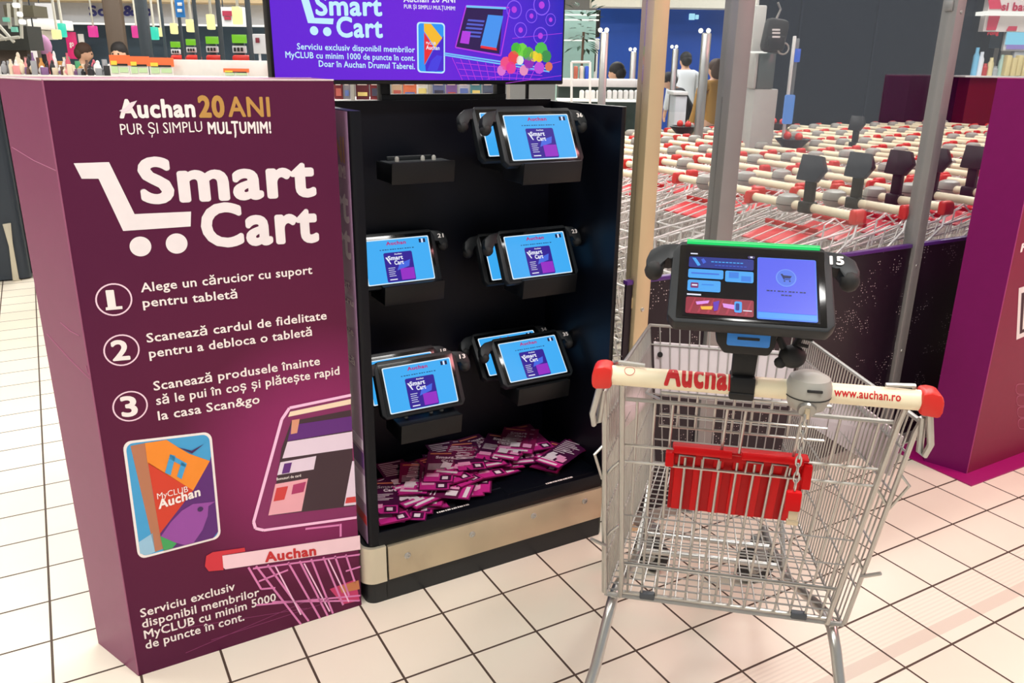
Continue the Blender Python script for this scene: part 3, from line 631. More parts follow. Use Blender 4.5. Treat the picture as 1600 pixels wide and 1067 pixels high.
# --- the cart in front, seen from behind
HO = Vector((.2015, -.9135, 0)); HR = math.atan2(-.6503, .7596)
CART = thing('shopping_cart', 'nearest wire shopping cart, alone on the tiles with a lit tablet on its handle', 'shopping cart', HO, HR)
basket_mesh(40, 15, 20, 26, .0019, .0048, 5).build('basket', CART)
h = handle_mesh(True).build('handle_bar', CART); hm = MB()
wrap_text(hm, 'Auchan', -.165, -.038, -.14, .050, redink, .045); hm.build('brand_print', h); hm = MB(); wrap_text(hm, 'www.auchan.ro', .118, .224, .1, .0145, redink, .022)
hm.build('address_print', h); hm = MB()
n = 14; R = .0183
for g0, g1 in ((.0085, .0095),):
    out = []
    for i in range(20):
        for g in (g0, g1):
            t = 2*math.pi*i/20; x = -.226+g*math.cos(t); a = .95+g*math.sin(t)/R; out.append((x, -R*math.cos(a), 1+R*math.sin(a)))
    hm.add(out, [(2*i, 2*i+1, (2*i+3) % 40, (2*i+2) % 40) for i in range(20)], redink)
hm.build('warning_print', h)
for s in (-1, 1): cap_mesh(s).build('end_cap', CART)
g = MB()                                           # swinging rear gate
GT, GB = Vector((0, .028, .952)), Vector((0, .232, .385))
def gp(x, v, o=0): P = GT*(1-v)+GB*v; return (x*(1-.0*v), P.y-o, P.z)
g.tube([gp(-.232, .015), gp(.232, .015)], .0042, zinc, 7); g.tube([gp(-.225, 1), gp(.225, 1)], .0042, zinc, 7)

for i in range(14):
    x = -.21+.42*i/13
    g.tube([gp(x, .015 if i in (0, 1, 2, 5, 6, 9, 11, 12, 13) else .235), gp(x, 1)], .0027, zinc, 6)
for v in (.21, .285, .82): g.tube([gp(-.23, v, .003), gp(.23, v, .003)], .003, zinc, 6)
for i in range(4): g.tube([gp(-.228, .55+.13*i, .004), gp(.228, .55+.13*i, .004)], .0016, zinc, 5)
GATE = g.build('rear_gate', CART)
for x in (-.165, .165):
    c = MB(); P = gp(x, 1.0); c.box((P[0], P[1], P[2]), (.034, .016, .016), mat('clip grey', (66, 72, 78), .5), .003); c.build('clip', GATE)
s_ = MB()                                          # folded child seat grid
for x0, x1 in ((-.168, .135),):
    g2 = [(x0, .075, .945), (x0-.0, .085, .872), (x1, .085, .872), (x1, .075, .945)]
    s_.tube(g2, .003, zinc, 6, True)
    for i in range(1, 9): x = x0+(x1-x0)*i/9; s_.tube([(x, .075, .945), (x, .085, .872)], .0024, zinc, 6)
    for z in (.922, .9): s_.tube([(x0, .078, z), (x1, .078, z)], .0022, zinc, 6)
    s_.tube([(x1, .075, .93), (x1+.03, .2, .89), (x1+.02, .3, .87)], .003, zinc, 6); s_.tube([(x0, .075, .93), (x0-.03, .2, .89), (x0-.02, .3, .87)], .003, zinc, 6)
s_.build('child_seat_grid', CART)
r_ = MB()
pan = Matrix.Rotation(math.radians(20), 3, 'X')
r_.box((-.014, .113, .745), (.25, .008, .162), redp, .002, pan)
for i in range(7): r_.box((-.014-.108+.036*i, .108, .745), (.020, .008, .156), mat('red rib', (192, 8, 14), .5, spec=.15), .002, pan)
for x0, x1 in ((-.137, -.03), (-.012, .098)): r_.tube([(x0, .058, .838), (x1, .058, .838)], .0078, mat('red rib', (192, 8, 14), .5, spec=.15), 10)
r_.box((-.014, .080, .828), (.25, .03, .02), redp, .003)
r_.box((.109, .068, .805), (.016, .02, .05), MATS['red rib'], .003); r_.box((-.143, .06, .818), (.016, .02, .03), MATS['red rib'], .003)
SEAT = r_.build('child_seat_plate', CART)
for i in range(2):                                    # wire staples in front of the plate
    x0 = (-.125, .0)[i]
    for k in range(2):
        x = x0+.045*k; a = MB(); a.tube([(x, .078, .795), (x, .062, .825), (x+.028, .062, .825), (x+.028, .078, .795)], .0022, zinc, 6); a.build('seat_staple', SEAT)
# white advert boards in the sides and the front
for s in (1, -1):
    bd = MB(); A, B, C_, D = (lerp(lerp(mx(RR, s), mx(FR_, s), t), lerp(mx(BRr, s), mx(BFr, s), t), v) for t, v in ((.06, .10), (.985, .16), (.985, .55), (.06, .27)))
    o = Vector((s*.004, 0, 0)); vv = [A+o, B+o, C_+o, D+o, A+o*2, B+o*2, C_+o*2, D+o*2]
    bd.add(vv, [(0, 1, 2, 3), (7, 6, 5, 4), (0, 4, 5, 1), (1, 5, 6, 2), (2, 6, 7, 3), (3, 7, 4, 0)], board); bd.build('side_board', CART)
bd = MB(); A, B, C_, D = (lerp(lerp(mx(FR_, -1), FR_, u), lerp(mx(BFr, -1), BFr, u), v) for u, v in ((.02, .13), (.98, .13), (.98, .52), (.02, .52)))
o = Vector((0, .004, .001)); vv = [A+o, B+o, C_+o, D+o, A+o*2, B+o*2, C_+o*2, D+o*2]
bd.add(vv, [(0, 1, 2, 3), (7, 6, 5, 4), (0, 4, 5, 1), (1, 5, 6, 2), (2, 6, 7, 3), (3, 7, 4, 0)], board); bd.build('front_board', CART)
bt_ = MB(); bt_.lathe([(0, 0), (.008, 0), (.008, .005), (0, .006)], lerp(A, D, .2)+Vector((.018, -.002, 0)), (0, -1, 0), rubber, 12); bt_.build('board_button', CART)
fr = MB()
for s in (1, -1):
    fr.tube([(s*.279, .004, .99), (s*.270, .03, .93), (s*.263, .236, .378), (s*.235, .245, .36)], .0052, zinc, 8)
    fr.tube([(s*.238, -.002, .985), (s*.238, .02, .945), (s*.224, .200, .44), (s*.226, .228, .376)], .0055, zinc, 8)
    for z_ in (.76, .57): y_ = .03+.206*(.93-z_)/.55; fr.tube([(s*.234, y_-.006, z_+.03), (s*.25, y_+.0, z_+.01), (s*(.270-.007*(.93-z_)/.55), y_+.01, z_-.02)], .0035, zinc, 6)
    fr.tube([(s*.276, .0, .985), (s*.289, .002, .92), (s*.286, .012, .895), (s*.278, .016, .9), (s*.272, .012, .965)], .006, zinc, 8)
    fr.tube([(s*.268, .07, .83), (s*.286, .06, .81), (s*.272, .105, .735)], .003, zinc, 6); fr.tube([(s*.262, .17, .54), (s*.292, .15, .565)], .004, zinc, 6)
    fr.tube([(s*.262, .05, 1.0), (s*.245, -.002, 1.026), (s*.2, -.004, 1.024)], .004, zinc, 6)
fr.tube([(-.262, .238, .372), (.262, .238, .372)], .005, zinc, 8)
fr.build('handle_bracket', CART)
chassis_mesh().build('chassis', CART)
for x, y, a in ((-.172, .915, 52), (.168, .915, -68), (-.287, .118, 0), (.287, .118, 0)): wheel_parts(CART, x, y, .0645, math.radians(a))
LOCK = coin_lock_mesh(True).build('coin_lock', CART)
ch = MB(); z = .966
for k in range(9):
    c = Vector((.071, -.047, z-.0155*k)); pts = []
    for i in range(10):
        t = 2*math.pi*i/10; u = .0045*math.cos(t); v = .0105*math.sin(t)
        pts.append(c+(Vector((u, 0, v)) if k % 2 else Vector((0, u, v))))
    ch.tube(pts, .0017, tubem, 6, True)
ch.build('chain', LOCK)
k_ = MB(); k_.box((.071, -.047, .812), (.026, .014, .038), MATS['red rib'], .004); k_.box((.074, -.047, .78), (.016, .004, .03), steel, .001); k_.box((.074, -.047, .77), (.02, .006, .01), steel, .001); k_.build('lock_plug', LOCK)
# tablet post and holder
tp = MB(); tp.bb(-.053, -.011, -.021, .021, .979, 1.022, black, .004); tp.prism([(-.052, 1.02), (-.013, 1.02), (-.010, 1.085), (-.052, 1.085)], (0, -.012, 0), (1, 0, 0), (0, 0, 1), (0, .022, 0), black, .003)
tp.bb(-.054, -.012, -.0225, -.0205, .992, .9935, case); HOLD = tp.build('tablet_post', CART)
tp = MB(); tp.prism([(-.070, 1.066), (.004, 1.066), (.013, 1.085), (.016, 1.122), (-.088, 1.122), (-.084, 1.085)], (0, -.03, 0), (1, 0, 0), (0, 0, 1), (0, .055, 0), black, .005)
tp.bb(-.074, .004, -.02, .03, 1.12, 1.135, black, .003); tp.build('holder', HOLD)
tp = MB(); tp.prism(rr(-.067, 1.082, .003, 1.109, .004, .004), (0, -.0315, 0), (1, 0, 0), (0, 0, 1), (0, .002, 0), mat('holder blue', (30, 130, 222), .35), .0005); tp.bb(-.050, -.014, -.0325, -.031, 1.0935, 1.098, rubber); tp.build('label_plate', HOLD)
tp = MB()
tp.ball((.045, -.005, 1.062), (.023, .022, .02), rubber, 16); tp.ball((.026, -.012, 1.052), (.011, .010, .01), rubber, 10)
tp.tube([(.045, -.004, 1.075), (.058, .004, 1.10), (.066, .012, 1.125)], .006, rubber, 8); tp.tube([(.03, -.004, 1.075), (.018, .0, 1.098)], .006, rubber, 8)
for k in range(3): tp.tube([(.050+.006*k, -.006, 1.085+.012*k), (.068+.006*k, -.006, 1.082+.012*k)], .0035, rubber, 6)
tp.build('scanner_arm', HOLD)
# the tablet on the cart
F_ = Vector((.6503, .7596, 0)); S_ = Vector((.7596, -.6503, 0))
HT = thing('tablet', 'tablet marked 15 with a green light bar, docked on the nearest cart handle', 'tablet', HO+S_*-.0358+F_*-.0095+Vector((0, 0, 1.181)), HR)
HT.rotation_euler = (-math.radians(50), 0, HR)
tablet_body(HT)
lb = MB(); lb.tube([(-.108, .002, .0875), (.112, .002, .0875)], .0058, lit('green light', (20, 226, 112), 1.0), 10); lb.build('light_bar', HT)
s = MB(); sx(s, -SW/2, -SH/2, SW/2, SH/2, mat('screen off', (9, 9, 16), .1), 3)
sc = s.build('screen', HT); s = MB()
scy = lit('tile cyan', (70, 170, 250), 1); snv = lit('tile navy', (16, 40, 140), 1); srd = lit('tile red', (150, 24, 52), 1); svi = lit('panel violet', (86, 98, 246), 1.0); svl = lit('panel blue', (72, 130, 252), 1.0)
sx(s, -.101, .058, -.089, .0605, swhite, 5); sp(s, rrp(-.006, .0545, .006, .0605, .003), lit('chip', (60, 50, 110), .9), 5); sx(s, -.002, .056, .002, .059, swhite, 6)
sp(s, rrp(-.103, .030, .004, .053, .003), snv, 5); sp(s, [(-.098, .05), (-.092, .05), (-.083, .035), (-.088, .033)], scy, 6); sp(s, [(-.083, .047), (-.079, .05), (-.074, .042), (-.079, .038)], lit('tile soft', (60, 100, 220), 1), 6)
for i in range(9): sx(s, -.066+i*.006, .0425, -.0615+i*.006, .0445, scy, 6); sx(s, -.06+i*.006, .0355, -.0555+i*.006, .037, lit('tile soft', (60, 100, 220), 1), 6)
sp(s, rrp(-.103, .008, -.045, .027, .003), scy, 5); sp(s, rrp(-.042, .004, .004, .027, .003), scy, 5); sx(s, -.098, .0165, -.052, .019, lit('tile soft', (60, 100, 220), 1), 6); sx(s, -.036, .012, -.02, .024, lit('tile mid', (50, 130, 235), 1), 6); sx(s, -.016, .006, .0, .017, lit('tile mid', (50, 130, 235), 1), 6)
sp(s, rrp(-.103, -.019, -.049, .004, .003), scy, 5); sp(s, rrp(-.098, -.013, -.085, -.002, .002), lit('tile plum', (120, 30, 110), 1), 6); sx(s, -.096, -.009, -.087, -.006, swhite, 7); sx(s, -.08, -.006, -.06, -.004, lit('tile mid', (50, 130, 235), 1), 6)
sx(s, -.103, -.0275, -.08, -.0245, swhite, 5)
sp(s, rrp(-.104, -.064, .005, -.031, .003), srd, 5)
for i in range(7): a0 = -.1+.015*i; sp(s, [(a0, -.062), (a0+.004, -.062), (a0+.012, -.033), (a0+.010, -.033)], lit('tile rose', (178, 40, 70), 1), 6)
sp(s, [(-.088, -.041), (-.066, -.037), (-.068, -.043), (-.086, -.047)], lit('tile lilac', (232, 150, 240), 1), 7); sp(s, [(-.080, -.05), (-.060, -.048), (-.062, -.055), (-.078, -.056)], lit('tile gold', (250, 190, 60), 1), 7); sp(s, [(-.06, -.04), (-.05, -.036), (-.052, -.055), (-.058, -.058)], lit('tile violet', (96, 40, 190), 1), 7)
sp(s, [(-.045, -.041), (-.024, -.043), (-.026, -.052), (-.043, -.049)], lit('tile lilac', (232, 150, 240), 1), 7); sp(s, rrp(-.026, -.058, -.014, -.036, .003), scy, 8); sp(s, rrp(-.024, -.054, -.018, -.04, .002), lit('tile navy', (16, 40, 140), 1), 9); sx(s, -.012, -.054, .002, -.052, swhite, 7)
sp(s, rrp(.010, -.066, .1045, .059, .003), svl, 5); sx(s, .0115, -.052, .103, .0575, svi, 6); sx(s, .0115, -.064, .103, -.053, lit('panel cyan', (66, 160, 252), 1), 6)
cc = lit('panel ring', (58, 96, 210), 1); n = 28
for k, r0, m_ in ((7, .0165, lit('panel pale', (110, 150, 252), 1)), (8, .0145, lit('panel disc', (80, 120, 240), 1))): s.add([(.056+r0*math.cos(2*math.pi*i/n), -.0006*k, .018+r0*1.1*math.sin(2*math.pi*i/n)) for i in range(n)], [tuple(range(n))], m_)
ik = lit('panel ink', (20, 34, 96), .9)
sp(s, [(.047, .025), (.0505, .025), (.0535, .0145), (.0515, .0145)], ik, 9); sp(s, [(.0505, .0225), (.065, .0215), (.0625, .0165), (.0525, .0165)], ik, 9); sx(s, .052, .0135, .063, .0148, ik, 9); sx(s, .052, .0095, .0545, .012, ik, 9); sx(s, .0605, .0095, .063, .012, ik, 9)
for i in range(11): sx(s, .025+i*.0058, -.011, .0297+i*.0058-.001*(i % 3), -.0085, ik, 7)
for i in range(3): sx(s, .048+i*.0058, -.0185, .0527+i*.0058, -.016, ik, 7)
s.build('screen_picture', sc)
nn = MB(); xt(nn, '15', .127, .150, .055, .016, ink, .045, 1); nn.build('number', HT)
# ------------------------------------------------------------------ glass partition of the trolley bay
GY = .128
postm = mat('satin post', (140, 139, 138), .42, .45, noise=.1, scale=6)
for name, x0, x1, mm, lab in (('a', .718, .774, brass, 'brushed steel glass-wall post beside the tablet kiosk'), ('b', 1.030, 1.098, postm, 'broad grey glass-wall post behind the lit handle tablet'), ('c', 2.060, 2.110, postm, 'grey glass-wall post beside the magenta totem')):
    p = thing('partition_post', lab, 'post', ((x0+x1)/2, GY, 0), 0, 'posts of the glass wall'); PO = p.location.copy()
    m = MB(); m.bb(x0, x1, GY-.027, GY+.033, 0, 3.2, mm, .004); m.build('post_tube', p, PO)
    m = MB(); m.bb(x0-.012, x1+.012, GY-.036, GY+.042, 0, .012, mm, .002); m.build('foot_plate', p, PO)
    for z in (.45, .80, 1.72):
        m = MB(); m.lathe([(0, 0), (.007, 0), (.006, .003), (0, .004)], ((x0+x1)/2, GY-.027, z), (0, -1, 0), tubem, 12); m.build('bolt', p, PO)
        for s in (-1, 1): m = MB(); m.box((x0-.003 if s < 0 else x1+.003, GY+.003, z+.02), (.008, .03, .035), mm, .002); m.build('clamp', p, PO)
for i, (x0, x1) in enumerate(((.690, .712), (.780, 1.024), (1.104, 2.054), (2.116, 3.6))):
    m = MB(); m.bb(x0, x1, GY-.003, GY+.003, .90, 3.2, glassm); struct(m.build('window_%d' % (i+1)))
def perforated():
    m = bpy.data.materials.new('perforated black sheet'); m.use_nodes = True; nt = m.node_tree; N = nt.nodes; L = nt.links; b = N['Principled BSDF']
    tc = N.new('ShaderNodeTexCoord'); vo = N.new('ShaderNodeTexVoronoi'); vo.inputs['Scale'].default_value = 96; vo.inputs['Randomness'].default_value = .25; L.new(tc.outputs['Object'], vo.inputs['Vector'])
    lt = N.new('ShaderNodeMath'); lt.operation = 'LESS_THAN'; lt.inputs[1].default_value = .26; L.new(vo.outputs['Distance'], lt.inputs[0])
    nz = N.new('ShaderNodeTexNoise'); nz.inputs['Scale'].default_value = 9; nz.inputs['Detail'].default_value = 5; L.new(tc.outputs['Object'], nz.inputs['Vector'])
    gt = N.new('ShaderNodeMath'); gt.operation = 'GREATER_THAN'; gt.inputs[1].default_value = .55; L.new(nz.outputs['Fac'], gt.inputs[0])
    mu = N.new('ShaderNodeMath'); mu.operation = 'MULTIPLY'; L.new(lt.outputs[0], mu.inputs[0]); L.new(gt.outputs[0], mu.inputs[1])
    mx_ = N.new('ShaderNodeMix'); mx_.data_type = 'RGBA'; mx_.inputs[6].default_value = (*lin((26, 15, 26)), 1); mx_.inputs[7].default_value = (*lin((190, 178, 178)), 1)
    L.new(mu.outputs[0], mx_.inputs[0]); L.new(mx_.outputs[2], b.inputs['Base Color']); b.inputs['Roughness'].default_value = .3; b.inputs['Specular IOR Level'].default_value = .3; return m
perf = perforated(); railm = mat('violet rail', (74, 34, 110), .35)
for x0, x1, z, lab in ((.690, .714, .895, 'narrow dark perforated panel between tablet kiosk and steel post'), (.778, 1.026, .895, 'dark perforated panel between the steel and the broad grey post'), (1.102, 2.056, .885, 'long dark perforated panel between broad grey post and totem-side post'), (2.114, 3.6, .885, 'dark perforated panel behind the magenta totem')):
    p = thing('partition_panel', lab, 'panel', ((x0+x1)/2, GY, 0), 0, 'low panels of the glass wall'); PO = p.location.copy()
    m = MB(); m.bb(x0, x1, GY-.012, GY-.004, .05, z-.014, perf); m.build('sheet', p, PO)
    m = MB(); m.bb(x0, x1, GY-.016, GY+.006, z-.014, z, railm, .002); m.build('top_rail', p, PO)
    m = MB(); m.bb(x0, x1, GY-.016, GY+.006, 0, .05, mat('bottom rail', (150, 146, 140), .4, .5), .002); m.build('bottom_rail', p, PO)

# ------------------------------------------------------------------ nested carts in the bay
def bay_cart():
    t = thing('nested_cart', '-', 'shopping cart', group='nested carts in the bay')
    b = basket_mesh(13, 8, 7, 5, .0026, .0048, 4, mat('bay wire', (222, 219, 215), .4, .35))
    for s in (1, -1):
        b.tube([(s*.27, .03, .95), (s*.275, .0, .985)], .005, MATS['bay wire'], 5); b.tube([(s*.279, .004, .99), (s*.29, .03, .93), (s*.28, .10, .87), (s*.263, .236, .378)], .005, MATS['bay wire'], 5)
        b.tube([(s*.262, .05, .96), (s*.262, .11, 1.0), (s*.262, .16, .98), (s*.262, .17, .88)], .0035, MATS['bay wire'], 5)
    for i in range(9): b.tube([(-.24+.06*i, .04, .945), (-.24+.06*i, .30, .88)], .003, MATS['bay wire'], 4)
    b.build('basket', t); handle_mesh(False).build('handle_bar', t)
    for s in (-1, 1):
        c = cap_mesh(s); c.v = [Vector((v.x, v.y*1.3, 1.0+(v.z-1.0)*1.3)) for v in c.v]; c.build('end_cap', t)
    coin_lock_mesh(False).build('coin_lock', t)
    sp_ = MB(); sp_.box((-.02, .15, .895), (.25, .13, .008), mat('bay seat red', (205, 34, 48), .4), .003, Matrix.Rotation(math.radians(-14), 3, 'X')); sp_.box((-.02, .07, .93), (.26, .02, .018), redp, .003); sp_.build('child_seat_plate', t)
    chassis_mesh().build('chassis', t)
    return t
def mount(t):
    m = MB(); m.box((-.03, 0, 1.0), (.06, .05, .045), black, .006); m.box((-.03, -.004, 1.06), (.045, .022, .12), black, .004)
    m.build('tablet_post', t)
    m = MB(); tl2 = Matrix.Rotation(math.radians(12), 3, 'X')
    bm_ = MB(); bm_.prism([(-.045, -.045), (.05, -.045), (.05, .055), (-.045, .055), (-.075, .005)], (-.03, -.004, 1.145), tl2 @ Vector((1, 0, 0)), tl2 @ Vector((0, 0, 1)), tl2 @ Vector((0, .025, 0)), mat('mount back', (30, 29, 32), .4, spec=.3), .003); bm_.build('tablet_holder', t)
def tray(t):
    m = MB(); m.lathe([(0, .0), (.06, .0), (.10, .04), (.12, .06), (.11, .062), (.09, .045), (0, .02)], (.0, .06, 1.0), (0, 0, 1), black, 18)
    m.build('cup_tray', t)
    for s in (-1, 1):
        g_ = MB(); g_.ball((s*.05, .06, 1.075), (.032, .022, .03), red, 10); g_.build('tray_grip', t)
ORD = 'first second third fourth fifth sixth seventh eighth ninth tenth eleventh twelfth thirteenth fourteenth fifteenth sixteenth seventeenth eighteenth nineteenth twentieth twenty-first twenty-second twenty-third twenty-fourth'.split()
LANE = ['in the row against the glass wall', 'in the second row from the glass', 'in the third row from the glass', 'in the fourth row from the glass', 'in the fifth row from the glass', 'in the row under the navy wall']
def project(P):
    d = Vector(P)-CAM; z = d.dot(FW); return 800+F_PX*d.dot(RT)/z, 533.5-F_PX*d.dot(UP)/z
first = None; nb = 0
specials = {}
for tu, tv, kd in ((1073, 212, 'tray'), (1238, 240, 'tray'), (1212, 203, 'tray'), (1330, 222, 'mount')):
    best = min(((project((1.80+.262*k+(0, .10, -.02, .13, .05, .18)[j], .455+.605*j, 1.0)), (j, k)) for j in range(1, 6) for k in range(22)), key=lambda q: (q[0][0]-tu)**2+4*(q[0][1]-tv)**2)
    specials[best[1]] = kd
for j in range(6):
    n_ = 0
    for k in range(22):
        x = 1.80+.262*k+(0, .10, -.02, .13, .05, .18)[j]+rnd.uniform(-.015, .015); y = .455+.605*j+rnd.uniform(-.012, .012)
        if x > 7.4: break
        vis = False
        for yy in (-.29, 0, .29):
            u, v = project((x, y+yy, 1.0))
            if 955 < u < 1562-(v-122)*.175: vis = True
        if not vis: continue
        if first is None: o = first = bay_cart()
        else: o = copy_tree(PROTO)
        if nb == 0: PROTO = copy_tree(first)
        o.location = (x, y, 0); o.rotation_euler = (0, 0, math.pi/2+math.radians(rnd.uniform(-1.2, 1.2))); nb += 1
        sp_ = specials.get((j, k)); what = 'cream-handled wire cart'
        if j == 0: sp_ = 'mount'
        if sp_ == 'mount': mount(o); what = 'cart with black tablet mount'
        if sp_ == 'tray': tray(o); what = 'cart with black handle tray'
        tag(o, '%s, %s from the front %s' % (what, ORD[n_], LANE[j]), 'shopping cart', 'nested carts in the bay'); n_ += 1
def kill(o):
    for c in KIDS(o): kill(c)
    bpy.data.objects.remove(o)
LONE = PROTO
LONE.location = at(1070, 230, 7.6).xy.to_3d(); LONE.rotation_euler = (0, 0, VYAW+math.radians(70))
tag(LONE, 'lone wire cart standing past the bay beside the pale bin', 'shopping cart')

# ------------------------------------------------------------------ magenta totem, right
TL0 = Vector((2.196, -.193, 0)); TH = 1.5
f4 = [(2.196, -.193), (2.82, -.183), (2.86, -.03), (2.144, -.041)]
m = MB(); vs = [Vector((p[0], p[1], z)) for z in (.006, TH) for p in f4]
m.add(vs, [(0, 1, 5, 4)], mat('totem front', (126, 30, 62), .45, spec=.25)); m.add(vs, [(1, 2, 6, 5), (2, 3, 7, 6), (3, 0, 4, 7), (4, 5, 6, 7), (0, 3, 2, 1)], mat('totem side', (112, 10, 84), .45, spec=.2))
m.tube([vs[0], vs[4]], .002, mat('totem fold', (170, 60, 120), .5), 5); m.tube([vs[4], vs[7]], .002, MATS['totem fold'], 5); m.tube([vs[4], vs[5]], .002, MATS['totem fold'], 5)
TOT = m.build('totem', loc=TL0); tag(TOT, 'tall magenta cardboard totem standing at the right end of the glass wall', 'display box')
m = MB(); m.bb(2.121, 2.95, -.262, .10, 0, .006, mat('totem foot', (150, 8, 96), .4), .001); m.build('base_plate', TOT, TL0)
def tf(x, y): return on(x, y, (.016, -1, 0), Vector((.016, -1, 0)).dot(Vector((2.196, -.193, 0)))+.0008)
m = MB(); m.poly([tf(1592, 450), tf(1625, 440), tf(1625, 515), tf(1588, 531)], white); m.poly([tf(1596, 458), tf(1625, 449), tf(1625, 506), tf(1593, 522)], mat('square frame', (60, 20, 36), .5), (0, -.0006, 0))
m.poly([tf(1600, 464), tf(1625, 456), tf(1625, 500), tf(1597, 515)], white, (0, -.0012, 0)); m.build('framed_square', TOT, TL0)
m = MB(); text(m, 'F', tf(1594, 394), tf(1602, 391), (0, 0, .03), ink, .04); m.build('printed_lettering', TOT, TL0)
m = MB(); pkl = mat('totem outline', (176, 96, 122), .5)
for k in range(4):
    pts = [tf(1606, 600+18*k)]+[tf(1592+1.2*k-5*math.sin(math.radians(a)), 608+18*k-8*math.cos(math.radians(a))) for a in range(0, 181, 30)]+[tf(1606, 616+18*k)]
    m.tube(pts, .0012, pkl, 5)
m.build('hand_outline', TOT, TL0)

# ------------------------------------------------------------------ far shop: helpers
RZ = Matrix.Rotation(VYAW, 3, 'Z')
def pb(mb, u0, v0, u1, v1, d, mm, th=.03, bev=0, floor=False, push=0):
    um, vm = (u0+u1)/2, (max(v0, -10)+v1)/2; A = at(u0, vm, d); B = at(u1, vm, d); z0 = 0 if floor else at(um, v1, d).z; z1 = at(um, v0, d).z
    c = (A+B)/2+HEAD*(th/2+push); c.z = (z0+z1)/2
    mb.box(c, ((B-A).dot(_R), th, z1-z0), mm, bev, RZ); return mb
def one(name, label, cat, parts, group=None):
    """parts: (part name, u0, v0, u1, v1, depth, material, thickness, to the floor)"""
    a0 = parts[0]; P = at((a0[1]+a0[3])/2, a0[4], a0[5]); base = Vector((P.x, P.y, 0 if a0[8] else P.z))
    if len(parts) == 1:
        m = MB(); pb(m, *a0[1:7], a0[7], min(.012, a0[7]*.2), a0[8]); o = m.build(name, loc=base); return tag(o, label, cat, group)
    t = thing(name, label, cat, base, 0, group)
    for a in parts:
        m = MB(); pb(m, *a[1:7], a[7], min(.01, a[7]*.2), a[8]); m.build(a[0], t, base)
    return t
def ptext(parent, base, t, u0, v0, u1, v1, cap, d, mm, bold=.03, name='lettering'):
    P0 = at(u0, v0, d); P1 = at(u1, v1, d); m = MB(); text(m, t, P0, P1, (0, 0, (at(u0, v0-cap, d)-P0).z), mm, bold, -HEAD*.004); return m.build(name, parent, base)
teal = mat('slate wall', (52, 72, 88), .45); fas = mat('fascia grey', (196, 200, 208), .5); brown = mat('brown cladding', (88, 74, 62), .5); slate = mat('slate column', (44, 54, 62), .45)
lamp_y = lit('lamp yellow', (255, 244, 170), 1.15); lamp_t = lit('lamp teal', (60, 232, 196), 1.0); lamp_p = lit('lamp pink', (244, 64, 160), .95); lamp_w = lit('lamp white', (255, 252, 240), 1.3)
sgreen = lit('checkout green', (128, 206, 40), .95); spanel = mat('notice grey', (200, 202, 206), .5)
# --- far structure
m = MB(); pb(m, 60, 36, 440, 100, 12.4, teal, .2, floor=True); struct(m.build('wall_checkout'))
m = MB(); pb(m, 930, 8, 1200, 160, 17.5, mat('blue wall', (0, 64, 156), .5), .2, floor=True); struct(m.build('wall_blue'))
m = MB(); pb(m, 925, -60, 1200, 12, 16.8, mat('cream beam', (214, 212, 200), .6), .5); struct(m.build('trim_1'))
m = MB(); pb(m, -60, -60, 440, 2, 11.5, mat('tan beam', (190, 168, 132), .6), .4); struct(m.build('trim_2'))
for k, (u0, u1, mm) in enumerate(((163, 191, brown), (213, 229, slate))):
    m = MB(); pb(m, u0, -60, u1, 92, 10.5-2*k, mm, .1, .02, True); struct(m.build('column'))
m = MB(); DW0 = atY(1192, 100, 3.95); DW1 = atY(1528, 100, 3.95); navym = mat('navy glazed wall', (4, 13, 28), .25, spec=.06); m.bb(DW0.x, DW1.x+.25, 3.95, 4.1, 0, 4.4, navym)
struct(m.build('wall_navy'))
m = MB(); A = atY(1374, 192, 3.93); B = atY(1456, 116, 3.93); m.bb(A.x, B.x, 3.925, 3.948, .5, B.z, mat('dull plum panel', (40, 20, 38), .4, spec=.2), .004); tag(m.build('wall_panel', loc=(A.x, 3.93, 1)), 'dull plum panel fixed low on the navy wall', 'panel')
m = MB(); B2 = atY(1520, 150, 3.93)
for k in range(5): x = DW0.x+.4+k*1.05; m.bb(x, x+.02, 3.935, 3.95, 0, 4.4, mat('navy joint', (9, 18, 34), .4, spec=.06))
struct(m.build('trim_3'))
# --- fascia sign
t = one('fascia_sign', 'pale grey fascia sign with navy lettering above the far checkouts', 'sign', [('board', 95, 3, 428, 37, 11.9, fas, .15, False), ('lower_edge', 95, 37, 428, 40, 11.8, lamp_w, .05, False)])
ptext(t, t.location.copy(), 'Scan&go', 140, 24.5, 239, 24, 15, 11.85, mat('navy ink', (40, 44, 120), .5), .04)
